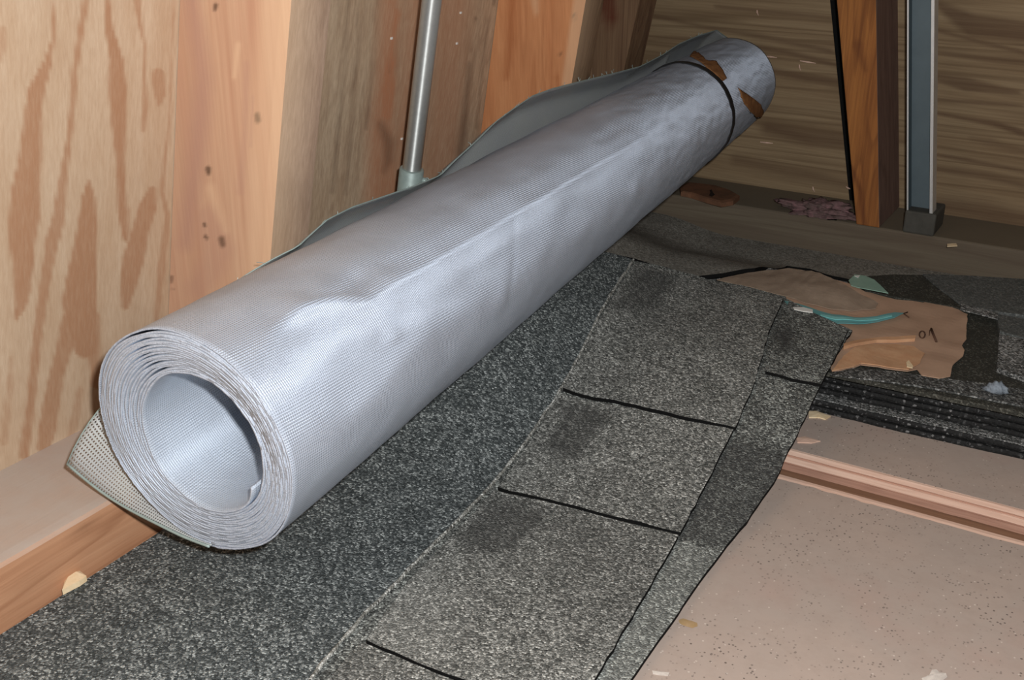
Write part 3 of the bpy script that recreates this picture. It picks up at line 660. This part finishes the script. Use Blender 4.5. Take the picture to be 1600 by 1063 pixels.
pts = [cyl(*(lambda r: (r[0], r[1]))(px_to_st(x, y)), Rad(.96)+.0012) for x, y in [(1132, 126), (1142, 133), (1150, 145), (1158, 160), (1168, 174), (1182, 184)]]
mesh('wire_tail', *tube(pts, .0011, 6), M['band'], roll, True)
# frayed ends of wire along the free edges
V, Fc = [], []
rng_ = random.Random(3)
for i in range(45):
    si = rng_.choice([rng_.uniform(.35, .98), rng_.uniform(0, .98)]); j = int(np.argmin(abs(SS-si))); p = Vn[j, -1]
    dv = AX*rng_.uniform(-.5, .5) + E2*rng_.uniform(.2, 1) + E1*rng_.uniform(-.6, .4); dv = dv/np.linalg.norm(dv)*rng_.uniform(.0015, .005)
    a, b = tube([p, p+dv*.6, p+dv+AX*rng_.uniform(-.002, .002)], .00022, 4); Fc += [tuple(i2+len(V) for i2 in f) for f in b]; V += a
tag(mesh('frayed_wires', V, Fc, M['zinc_dull'], roll), kind='stuff')

# ================================================================== SHINGLES
def pile(x, y):            # surface of the big shingle: flat near the camera, up over the pile behind, curled up beside the wall
    z = .0042 + .0368*sstep(.60, .88, y)
    hump = .034*(1-sstep(.15, .27, x))*sstep(.50, .78, y)*(1-sstep(1.0, 1.15, y))
    near = .030*(1-sstep(.12, .20, x))*0
    return z + hump + .0012*math.sin(x*23+y*9)
sh = empty('roof_shingle', (.26, .70, .006))
tag(sh, 'large laminated grey roof shingle with cut tabs lying under the wire roll', 'shingle')
def tn(px_, py_, w): return 0
# base layer outline (photograph pixels); left edge runs along the bottom plate
pL = [(.092, .15), (.092, 1.00)]
base_out = []
far = [at_surf(x, y, pile)[:2] for x, y in [(935, 393), (988, 407), (1040, 417), (1090, 431), (1160, 446), (1228, 464)]]
right = [at_surf(x, y, pile)[:2] for x, y in [(1228, 466), (1262, 486), (1332, 516), (1284, 598), (1240, 690), (1226, 716), (1210, 752), (1128, 862), (1095, 905), (1040, 985), (985, 1063)]]
r_end = np.array(right[-1]) + (np.array(right[-1])-np.array(right[-2]))*1.6
outline = [(.0925, .12), (r_end[0], r_end[1]-.02)] + [tuple(p) for p in right[::-1]] + [tuple(p) for p in far[::-1]] + [(.094, far[0][1]+.01)]
BASE_T = [(1.0, [(1188, 700, 90), (1165, 745, 96), (1110, 815, 70)], 14), (.9, [(1226, 520, 22), (1218, 545, 26), (1215, 560, 12)], 20), (.8, [(1140, 695, 30), (1150, 690, 20)], 10)]
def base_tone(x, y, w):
    # dark tooth granule colour blend between y 690..850 right of the tabs
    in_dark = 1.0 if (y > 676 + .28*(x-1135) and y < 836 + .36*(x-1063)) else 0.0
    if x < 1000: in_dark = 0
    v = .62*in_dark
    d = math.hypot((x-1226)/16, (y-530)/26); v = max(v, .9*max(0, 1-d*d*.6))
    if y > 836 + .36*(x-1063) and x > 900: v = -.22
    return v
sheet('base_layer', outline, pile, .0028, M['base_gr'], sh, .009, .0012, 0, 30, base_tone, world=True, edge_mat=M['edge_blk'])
# headlap (dark half nearest the wall) and the overlay tabs
crease = [(940, 1200), (490, 1060), (700, 832), (868, 625), (990, 408)]
cr_w = [at_surf(x, y, pile)[:2] for x, y in [(490, 1060), (560, 975), (640, 893), (700, 832), (790, 735), (868, 625), (905, 560), (945, 478), (990, 408)]]
c_near = np.array(cr_w[0]) + (np.array(cr_w[0])-np.array(cr_w[1]))*1.2
hl = [(.0935, .125), (c_near[0], max(.125, c_near[1]-.06)), tuple(c_near)] + [tuple(p) for p in cr_w] + [tuple(far[0]), (.095, far[0][1])]
sheet('headlap', hl, lambda x, y: pile(x, y)+.0012, .0011, M['head'], sh, .009, .0004, 0, 30, world=True)
# raised light crease line
V = []; Fc = []
CR = np.array([tuple(c_near)] + [tuple(p) for p in cr_w]); seg = []
for i in range(len(CR)-1):
    for k in range(14): seg.append(CR[i]+(CR[i+1]-CR[i])*k/14)
seg = np.array(seg + [CR[-1]])
pts = [(p[0]+.0012*noise.noise(Vector((p[1]*60, 0, 2))), p[1], pile(p[0], p[1])+.0018) for p in seg]
M['crease'] = granules('pale_crease_granules', (.10, .10, .09), (.3, .3, .27), (.75, .76, .72), 0, p1=.4, p2=.8)
tag(mesh('crease', *tube(pts, [.0012+.0006*noise.noise(Vector((p[1]*90, 5, 0))) for p in pts], 7), M['crease'], sh), 'pale raised crease line')
tz = lambda x, y: pile(x, y)+.0032
def tabtone(cx, cy, ang=0):
    def f(x, y, w):
        # dark colour-blend patch at the head of the tab
        ca, sa = math.cos(ang), math.sin(ang); u = x-cx; v = y-cy
        a = (u*.80 - v*.60*0 + 0)  # along the cut
        return 0
    return f
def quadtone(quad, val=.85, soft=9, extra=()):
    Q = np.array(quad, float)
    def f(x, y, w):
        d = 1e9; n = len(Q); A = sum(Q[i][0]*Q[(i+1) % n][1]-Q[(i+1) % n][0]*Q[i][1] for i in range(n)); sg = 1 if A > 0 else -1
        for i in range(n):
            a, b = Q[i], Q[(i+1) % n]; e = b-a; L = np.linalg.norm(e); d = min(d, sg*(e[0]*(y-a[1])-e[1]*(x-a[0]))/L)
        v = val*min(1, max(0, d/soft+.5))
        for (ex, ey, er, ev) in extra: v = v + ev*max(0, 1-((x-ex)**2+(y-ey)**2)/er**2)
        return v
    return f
TABS = [
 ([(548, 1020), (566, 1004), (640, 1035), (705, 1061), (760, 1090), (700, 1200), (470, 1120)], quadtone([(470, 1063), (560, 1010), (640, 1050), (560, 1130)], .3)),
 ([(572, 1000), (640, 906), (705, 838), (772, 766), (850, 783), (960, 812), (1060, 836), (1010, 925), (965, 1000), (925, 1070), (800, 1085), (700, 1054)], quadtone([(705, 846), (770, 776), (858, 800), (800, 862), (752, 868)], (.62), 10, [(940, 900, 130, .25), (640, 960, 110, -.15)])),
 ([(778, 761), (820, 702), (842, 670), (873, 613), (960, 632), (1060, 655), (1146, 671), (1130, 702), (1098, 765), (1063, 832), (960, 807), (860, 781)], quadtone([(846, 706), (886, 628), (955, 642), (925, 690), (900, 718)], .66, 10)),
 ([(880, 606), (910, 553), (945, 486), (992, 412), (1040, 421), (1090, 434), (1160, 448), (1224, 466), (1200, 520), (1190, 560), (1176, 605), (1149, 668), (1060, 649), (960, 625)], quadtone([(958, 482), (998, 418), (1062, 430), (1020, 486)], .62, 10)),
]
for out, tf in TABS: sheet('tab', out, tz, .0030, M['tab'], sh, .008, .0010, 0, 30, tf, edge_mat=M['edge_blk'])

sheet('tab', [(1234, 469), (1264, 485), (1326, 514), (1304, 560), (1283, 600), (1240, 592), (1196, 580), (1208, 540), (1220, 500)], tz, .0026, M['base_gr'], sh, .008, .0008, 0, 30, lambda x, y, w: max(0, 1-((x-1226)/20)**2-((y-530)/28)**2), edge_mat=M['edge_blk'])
# pile of shingles under it and to the right
def layer(x0, y0, x1, y1, z0, z1, dy=0, jag=.0012, seed=0):
    """one shingle in the pile, ragged near edge running along x"""
    xs = np.linspace(x0, x1, 110); V = []; Fc = []
    for x in xs:
        y = y0 + (x-.4)*dy + jag*noise.noise(Vector((x*45, seed*3.3, 0))) + jag*.7*noise.noise(Vector((x*170, seed*5.1, 0))); sag = .0008*noise.noise(Vector((x*11, seed, 2)))
        y2 = y1 + (x-.4)*dy
        V += [(x, y, z0+sag), (x, y-.0004, (z0+z1)/2+sag), (x, y+.0006, z1+sag), (x, y2, z1+sag), (x, y2, z0+sag)]
    m = 5
    for i in range(len(xs)-1):
        for a in range(m): Fc.append((i*m+a, i*m+(a+1) % m, (i+1)*m+(a+1) % m, (i+1)*m+a))
    Fc.append((0, 1, 2, 3, 4)[::-1]); Fc.append(tuple((len(xs)-1)*m+k for k in range(m)))
    Fc = [tuple(reversed(f)) for f in Fc]
    return V, Fc
def pile_shingle(y0, z0, z1, label, seed, x0=.12, x1=1.12, depth=.33, dy=.012, group=None, gran=True):
    t = empty('roof_shingle', (.6, y0, z0)); tag(t, label, 'shingle', group)
    V, Fc = layer(x0, y0, x1, min(y0+depth, 1.085), z0, z1, dy, seed=seed)
    mesh('asphalt_mat', V, Fc, M['edge_gr'], t)
    # granule surfacing strip along the exposed ledge
    if not gran: return t
    V2, F2 = layer(x0, y0+.0016, x1, min(y0+depth, 1.085)-.001, z1-.0002, z1+.0008, dy, .0012, seed)
    mesh('granule_surface', V2, F2, M['tab_grey'], t)
    return t
Y0 = .858
SP = [(Y0+.0005, 0.0002, .0044, 'lowest shingle of the dark pile, resting on the floor boards'),
      (Y0+.0025, .0056, .0096, 'second shingle from the bottom of the dark pile at right'),
      (Y0+.0140, .0108, .0148, 'third shingle from the bottom of the dark pile at right'),
      (Y0+.0155, .0160, .0200, 'middle shingle of the dark pile at right, set back like a step'),
      (Y0+.0170, .0212, .0252, 'third shingle from the top of the dark pile at right'),
      (Y0+.0290, .0262, .0304, 'second shingle from the top of the dark pile at right')]
for i, (y, a, b, lab) in enumerate(SP): pile_shingle(y, a, b, lab, i+1, x0=.13+.012*(i % 3), gran=i in (1, 4, 5), group='shingles stacked in the dark pile')
ZP = .0322
# topmost shingle of the pile: bare black field with grey tabs at the right
top = lambda x, y: ZP + .0042
tsh = empty('roof_shingle', (.7, .9, ZP)); tag(tsh, 'topmost shingle of the pile, black band beside grey tabs at the right edge', 'shingle')
a = at_surf(1300, 587, top); b = at_surf(1600, 634, top)
outl = [(.40, a[1]+.012), (a[0]-.02, a[1]+.004), (b[0]+.55, b[1]+.004), (b[0]+.55, 1.09), (.43, 1.09)]
sheet('asphalt_mat', outl, top, .0038, M['asphalt'], tsh, .016, .0008, world=True)
def on_top(dz): return lambda x, y: top(x, y)+dz
e1 = [at_surf(x, y, on_top(.002))[:2] for x, y in [(1298, 584), (1380, 594), (1460, 606), (1540, 622), (1600, 634)]]
e2 = [at_surf(x, y, on_top(.002))[:2] for x, y in [(1600, 608), (1540, 598), (1490, 592), (1400, 580), (1306, 572)]]
g = [tuple(p) for p in e1] + [(b[0]+.5, e1[-1][1]+.006), (b[0]+.5, e2[0][1]+.006)] + [tuple(p) for p in e2]
sheet('granule_strip', g, on_top(.0015), .0013, M['dim_gr'], tsh, .010, .0012, world=True)
c1 = [at_surf(x, y, on_top(.003))[:2] for x, y in [(1560, 500), (1562, 519), (1600, 530)]]; c2 = [at_surf(x, y, on_top(.003))[:2] for x, y in [(1561, 524), (1558, 577), (1600, 592)]]
g = [tuple(c2[0]), tuple(c2[1]), tuple(c2[2]), (b[0]+.4, c2[2][1]-.01), (b[0]+.4, c1[2][1]-.006), (c1[2][0], c1[2][1]-.003)]
sheet('tab', g, on_top(.0042), .004, M['tab_grey'], tsh, .010, .0008, world=True)
d0 = at_surf(1556, 492, on_top(.003))[:2]
g = [tuple(d0), tuple(c1[1]), tuple(c1[2]), (b[0]+.4, c1[2][1]-.004), (b[0]+.4, d0[1]-.006)]
sheet('tab', g, on_top(.0042), .004, M['slate_dust'], tsh, .010, .0008, world=True)

# shingle lying behind, against the back plate
bz = lambda x, y: .0405
bsh = empty('roof_shingle', (.75, 1.15, .04)); tag(bsh, 'slate grey shingle lying along the foot of the back plate at right', 'shingle')
bo = [at_surf(x, y, bz)[:2] for x, y in [(1442, 428), (1470, 452), (1504, 476), (1530, 481), (1560, 487), (1600, 492)]]
g = [tuple(bo[0])] + [tuple(p) for p in bo[1:]] + [(bo[-1][0]+.4, bo[-1][1]-.01), *[tuple(at_surf(x, y, bz)[:2]) for x, y in [(1900, 452), (1600, 436), (1520, 431)]]]
sheet('granule_surface', g, bz, .004, M['slate_dust'], bsh, .012, .0006, world=True)
st_ = [at_surf(x, y, on_top(.006))[:2] for x, y in [(1502, 474), (1560, 487), (1559, 497), (1500, 482)]]
sheet('light_strip', [tuple(p) for p in st_], lambda x, y: bz(x, y)+.0012, .001, M['tab_grey'], bsh, .008, .0005, world=True)
ksh = empty('roof_shingle', (.45, 1.15, .04)); tag(ksh, 'black shingle turned face down between green film scrap and grey shingle', 'shingle')
ko = [at_surf(x, y, bz)[:2] for x, y in [(1340, 440), (1352, 452), (1400, 462), (1440, 468), (1506, 480), (1470, 450), (1444, 428)]]
g = [tuple(p) for p in ko] + [tuple(at_surf(x, y, bz)[:2]) for x, y in [(1400, 427), (1352, 430)]]
sheet('asphalt_back', g, lambda x, y: bz(x, y)-.0012, .0035, M['asphalt'], ksh, .010, .0006, world=True)
# dusty shingle behind the big one, its front edge buckled up
def dz(x, y):
    P = .0425 - .030*sstep(1.03, 1.16, y) + .012*math.exp(-((x-.345)/.055)**2)*(1-sstep(1.0, 1.08, y)) + .012*(1-sstep(.12, .2, x))
    return P
dsh = empty('roof_shingle', (.27, 1.10, .04)); tag(dsh, 'dusty grey shingle behind the large one with a buckled front edge', 'shingle')
do = [at_surf(x, y, dz)[:2] for x, y in [(940, 392), (990, 404), (1040, 417), (1088, 432), (1130, 427), (1180, 419), (1230, 415), (1265, 420), (1300, 431), (1330, 437)]]
g = [(.094, do[0][1]+.01)] + [tuple(p) for p in do] + [(do[-1][0]+.03, 1.105), (.98, 1.105), (.98, 1.2125), (.094, 1.2125)]
def dtone(x, y, w): return -.0 
M['dusty_gr'] = granules('dust_covered_granules', (.12, .113, .095), (.22, .207, .178), (.36, .35, .31), 0, p1=.4, p2=.9, grit=.4)
sheet('granule_surface', g, dz, .004, M['dusty_gr'], dsh, .010, .0005, .0008, 40, world=True, edge_mat=M['edge_blk'])

# ================================================================== KRAFT WRAPPER AND SCRAPS
kz0 = ZP + .0062
def kz(x, y):
    return kz0 + .0015*noise.noise(Vector((x*38, y*38, 4))) + .006*math.exp(-((x-.365)/.035)**2)*sstep(.98, 1.02, y) 
kr = empty('kraft_wrapper', (.45, 1.0, kz0)); tag(kr, 'torn brown kraft paper wrapper spread on the shingle pile', 'paper')
KO = [(1150, 436), (1190, 428), (1232, 424), (1268, 427), (1300, 436), (1330, 444), (1352, 456), (1400, 468), (1425, 470), (1442, 473), (1458, 469), (1470, 471), (1484, 479), (1498, 484), (1512, 491), (1510, 512), (1510, 530), (1503, 540), (1507, 547), (1505, 556), (1493, 566), (1487, 576), (1485, 588), (1468, 591), (1450, 588), (1440, 586), (1433, 577), (1418, 580), (1385, 576), (1345, 570), (1335, 574), (1300, 580), (1290, 560), (1270, 520), (1215, 480)]
sheet('paper_sheet', KO, kz, .0006, M['kraft'], kr, .006, .0016)
sheet('dusty_flap', [(1120, 437), (1160, 428), (1200, 422), (1232, 419), (1268, 423), (1298, 434), (1322, 446), (1345, 460), (1372, 474), (1368, 482), (1330, 486), (1295, 482), (1262, 474), (1226, 462), (1180, 450)], lambda x, y: kz(x, y)+.0022+.0008*noise.noise(Vector((x*140, y*60, 2))), .0006, M['kraft_dusty'], kr, .005, .0010)
sheet('folded_edge', [(1318, 537), (1345, 530), (1372, 527), (1400, 526), (1431, 524), (1430, 529), (1400, 531), (1370, 531), (1345, 535), (1318, 542)], lambda x, y: kz(x, y)+.0030, .0028, M['kraft_fold'], kr, .006, .0004)
sheet('torn_flap', [(1300, 579), (1318, 556), (1336, 542), (1360, 538), (1400, 538), (1428, 541), (1445, 552), (1438, 566), (1420, 577), (1385, 573), (1345, 567), (1334, 572)], lambda x, y: kz(x, y)+.0014, .0008, M['kraft_fold'], kr, .006, .0008)
sheet('torn_fibre', [(1416, 566), (1420, 563), (1427, 572), (1426, 575), (1417, 573)], lambda x, y: kz(x, y)+.0026, .0006, M['cream'], kr, .003)
def pen(pts, r=.0007):
    P = [at_surf(x, y, lambda a, b: kz(a, b)+.0006) for x, y in pts]
    mesh('pen_stroke', *tube([tuple(p) for p in P], r, 6), M['ink'], kr, True)
pen([(1441+4.5*math.cos(w), 523+5.5*math.sin(w)) for w in np.linspace(0, 2*math.pi, 15)], .0006)
pen([(1455, 514), (1458, 522), (1463, 534)], .0010); pen([(1453, 516), (1452, 524)], .0004); pen([(1418, 488), (1412, 490), (1420, 496)], .0006)

tl = empty('teal_film_strip', (.42, .98, kz0)); tag(tl, 'curved strip of shiny teal plastic film lying on brown paper', 'plastic strip')
sheet('film', [(1226, 470), (1245, 474), (1270, 482), (1300, 491), (1335, 496), (1370, 494), (1398, 488), (1412, 489), (1398, 496), (1370, 503), (1340, 506), (1305, 505), (1280, 501), (1258, 492), (1236, 482)], lambda x, y: kz(x, y)+.0042, .0006, M['teal'], tl, .006)
sheet('bright_fold', [(1282, 490), (1305, 495), (1340, 497.5), (1372, 496), (1394, 492), (1394, 494), (1372, 499), (1340, 500.5), (1305, 499), (1282, 493)], lambda x, y: kz(x, y)+.0050, .0006, M['teal_lt'], tl, .006)
ws = empty('white_patch', tuple(at_surf(1255, 483, lambda x, y: kz(x, y)+.005))); tag(ws, 'small painted white highlight at the left end of teal strip', 'scrap')  # highlight of the glossy film, put in as a solid white piece
sheet('painted_highlight', [(1239, 480), (1255, 480), (1270, 484), (1270, 488), (1254, 486), (1241, 483)], lambda x, y: kz(x, y)+.0056, .0008, M['white'], ws, .006)
gf = empty('green_film_scrap', tuple(at_surf(1350, 445, bz))); tag(gf, 'pale green plastic film scrap in front of the back plate', 'scrap')
gz = lambda x, y: bz(x, y)+.0045
sheet('film', [(1326, 438), (1336, 429), (1352, 431), (1366, 437), (1376, 446), (1388, 458), (1362, 453), (1340, 449), (1330, 446)], gz, .0006, M['green_film'], gf, .006)
sheet('painted_glint', [(1335, 431), (1344, 430), (1341, 434)], lambda x, y: gz(x, y)+.0006, .0004, M['white'], gf, .004)  # shine on the green film painted as a white patch

def chip(px_poly, zf, th, mat, name, label, cat, rough=.0006):
    c = np.mean(np.array(px_poly), 0); p = at_surf(c[0], c[1], zf)
    r = empty(name, (p[0], p[1], zf(p[0], p[1]))); tag(r, label, cat)
    V0 = [at_surf(x, y, lambda a, b: zf(a, b)+th) for x, y in px_poly]
    n = len(V0); V = [tuple(v) for v in V0] + [(v[0], v[1], zf(v[0], v[1])+.0002) for v in V0] + [(p[0], p[1], zf(p[0], p[1])+th*1.5)]
    Fc = [(i, (i+1) % n, 2*n) for i in range(n)] + [(i+n, (i+1) % n+n, (i+1) % n, i) for i in range(n)] + [tuple(range(n, 2*n))[::-1]]
    o = mesh(name+'_body', V, Fc, mat, r); bm = bmesh.new(); bm.from_mesh(o.data); bmesh.ops.recalc_face_normals(bm, faces=bm.faces); bm.to_mesh(o.data); bm.free(); return r
flz = lambda x, y: 0.0
chip([(103, 893), (112, 889), (124, 892), (135, 900), (124, 908), (112, 914), (97, 922), (101, 908)], lambda x, y: pile(x, y)+.0013, .004, M['cream'], 'wood_chip', 'cream wood chip lodged at the foot of the left bottom plate', 'wood chip')
chip([(1263, 643), (1275, 642), (1298, 650), (1290, 655), (1280, 652), (1264, 652)], flz, .0012, M['cream'], 'wood_chip', 'pale sliver of wood at the near edge of the dark shingle pile', 'wood chip')
chip([(1244, 684), (1258, 682), (1282, 689), (1268, 692), (1246, 691)], flz, .0010, M['ply_light'], 'wood_chip', 'tan splinter on the floor between pile and panel gap', 'wood chip')
chip([(1019, 1048), (1046, 1051), (1044, 1056), (1032, 1055), (1020, 1053)], flz, .0006, M['flake'], 'paint_flake', 'white flake on the floor next to the shingle edge', 'flake')
chip([(1440, 1060), (1452, 1055), (1456, 1047), (1463, 1046), (1468, 1051), (1478, 1052), (1480, 1058), (1470, 1066), (1442, 1066)], flz, .0007, M['flake'], 'paint_flake', 'white flake on the floor at the bottom right of the photo', 'flake')
chip([(1480, 381), (1494, 380), (1496, 384), (1480, 385)], lambda x, y: PH+.0002, .0010, M['cream'], 'wood_chip', 'tiny pale chip on the back plate right of the metal channel', 'wood chip')
# lint tuft on the pile edge
p = at_surf(1556, 612, on_top(.002)); lt = empty('lint_tuft', tuple(p)); tag(lt, 'small crumpled pale blue-grey tuft on the front edge of the pile', 'lint')
bm = bmesh.new(); bmesh.ops.create_icosphere(bm, subdivisions=3, radius=1)
V = []
for v in bm.verts:
    k = 1 + .55*noise.noise(v.co*2.2) + .3*noise.noise(v.co*6); V.append((p[0]+v.co.x*.0065*k*(1.2-.5*v.co.z), p[1]+v.co.y*.004*k, p[2]+.0026+max(-.003, v.co.z*.0055*k)))
mesh('fluff', V, [[v.index for v in f.verts] for f in bm.faces], M['lint'], lt, True); bm.free()

# offcut with knot on the back plate, pink insulation tuft
oz = PH+.0002
p = at(1110, 303, 2, oz); oc = empty('wood_offcut', (p[0], p[1], oz)); tag(oc, 'reddish wood offcut with a dark knot hole on the back plate', 'offcut')
OP = [(1062, 292), (1075, 285), (1095, 287), (1118, 290), (1140, 297), (1156, 306), (1146, 314), (1128, 317), (1105, 311), (1080, 303), (1064, 300)]
V0 = [at_surf(x, y, lambda a, b: oz+.005) for x, y in OP]; V0 = [(v[0], min(v[1], YF-.003), v[2]) for v in V0]
n = len(V0); cx = np.mean(np.array(V0), 0)
V = [tuple(cx+(np.array(v)-cx)*np.array([.9, .9, 1])+np.array([0, 0, .0012])) for v in V0] + V0 + [(v[0], v[1], oz) for v in V0]
Fc = [tuple(range(n))] + [(i, i+n, (i+1) % n+n, (i+1) % n) for i in range(n)] + [(i+n, i+2*n, (i+1) % n+2*n, (i+1) % n+n) for i in range(n)] + [tuple(range(2*n, 3*n))]
o = mesh('offcut_body', V, Fc, M['offcut'], oc); bm = bmesh.new(); bm.from_mesh(o.data); bmesh.ops.recalc_face_normals(bm, faces=bm.faces); bm.to_mesh(o.data); bm.free()
V0 = [at_surf(x, y, lambda a, b: oz+.0066) for x, y in [(1109, 297), (1112, 296), (1114, 301), (1117, 304), (1112, 307), (1108, 305), (1110, 301)]]
n = len(V0); mesh('knot_hole', [tuple(v) for v in V0] + [(v[0], v[1], v[2]-.003) for v in V0], [tuple(range(n))] + [(i, i+n, (i+1) % n+n, (i+1) % n) for i in range(n)], M['knot'], oc)
p = at(1282, 328, 2, oz+.004); it = empty('insulation_tuft', (p[0], min(p[1], YF-.025), oz)); tag(it, 'dusty pink insulation tuft against the back plywood beside the stud', 'insulation')
bm = bmesh.new(); bmesh.ops.create_icosphere(bm, subdivisions=5, radius=1); V = []
for v in bm.verts:
    k = .92 + .55*noise.noise(v.co*1.7+Vector((0, 2, 1))) + .30*noise.noise(v.co*5+Vector((3, 0, 0))) + .16*noise.noise(v.co*14)
    V.append((it.location.x + v.co.x*.038*k, min(it.location.y + v.co.y*.020*k, YF-.001), oz + max(0.0, .004 + v.co.z*.010*k)))
mesh('glass_wool', V, [[v.index for v in f.verts] for f in bm.faces], M['pink'], it, True); bm.free()

# ================================================================== PIPE AND CHANNEL
pof = .050
p0 = on_left(675, 0, pof); p1 = on_left(641, 285, pof); d = (p0-p1); d /= np.linalg.norm(d)
pb = p1 - d*((p1[2]-PH-.004)/d[2]); pt = p1 + d*((.62-p1[2])/d[2]); pc = on_left(647, 263, pof)
pipe = empty('metal_conduit', tuple(pb)); tag(pipe, 'slim galvanised metal pipe standing behind the wire roll against the boards', 'pipe')
RP = .0078
for t_ in np.linspace(-.02, .05, 300):
    if to_px(p1 + d*t_)[1] > 263: pc = p1 + d*t_
mesh('tube', *tube([pb+d*.03, pt], RP, 28, True, (-.5, .8, 0)), M['zinc'], pipe, True, uv=[(k/28, i) for i in (0, 4) for k in range(28)])
mesh('coupling', *tube([pb, pb+d*.01, pc-d*.001, pc], [RP*1.3, RP*1.3, RP*1.3, RP*1.16], 28), M['zinc_dull'], pipe, True)
sp = pc - d*.009; dr = np.cross(d, FW); dr /= np.linalg.norm(dr); dr = -dr if dr@RT < 0 else dr
mesh('set_screw', *tube([sp+dr*RP*1.1, sp+dr*RP*1.8], .0028, 10), M['zinc_dull'], pipe)
for o in pipe.children:
    for f in o.data.polygons: f.use_smooth = len(f.vertices) == 4

ych = YF-.089
ca0 = at(1405, 0, 1, ych); ca1 = at(1416, 330, 1, ych); cb1 = at(1458, 330, 1, ych)
cx0, cx1 = ca1[0]+.0005, cb1[0]
ch = empty('metal_channel', ((cx0+cx1)/2, ych+.012, PH)); tag(ch, 'upright dark blue-grey metal channel with bright lips beside the back stud', 'metal channel')
shx = (ca0[0]-ca1[0])/(ca0[2]-ca1[2]); zb = PH+.018
def chx(x, z): return x + shx*(z-ca1[2])*.8
def post(x0, x1, y0, y1, z0, z1): return box8([(chx(x0, z0), y0, z0), (chx(x1, z0), y0, z0), (chx(x1, z0), y1, z0), (chx(x0, z0), y1, z0), (chx(x0, z1), y0, z1), (chx(x1, z1), y0, z1), (chx(x1, z1), y1, z1), (chx(x0, z1), y1, z1)])
mesh('web', *post(cx0+.0012, cx1-.0012, ych+.016, ych+.018, zb, ZT), M['steel_dk'], ch)
mesh('side_flange', *post(cx0, cx0+.0012, ych+.0008, ych+.018, zb, ZT), M['steel_dk'], ch)
mesh('side_flange', *post(cx1-.0012, cx1, ych+.0008, ych+.018, zb, ZT), M['steel_lt'], ch)
mesh('lip', *post(cx0, cx0+.0016, ych, ych+.0008, zb, ZT), M['steel_lt'], ch)
mesh('lip', *post(cx1-.0030, cx1, ych, ych+.0008, zb, ZT), M['steel_lt'], ch)
f0 = at(1411, 352, 1, ych-.002); f1 = at(1461, 352, 1, ych-.002)
tag(bevel(mesh('foot_block', *abox(f0[0], ych-.002, PH+.0002, f1[0], ych+.045, PH+.024), M['foot'], ch), .002), 'dark dusty foot block')
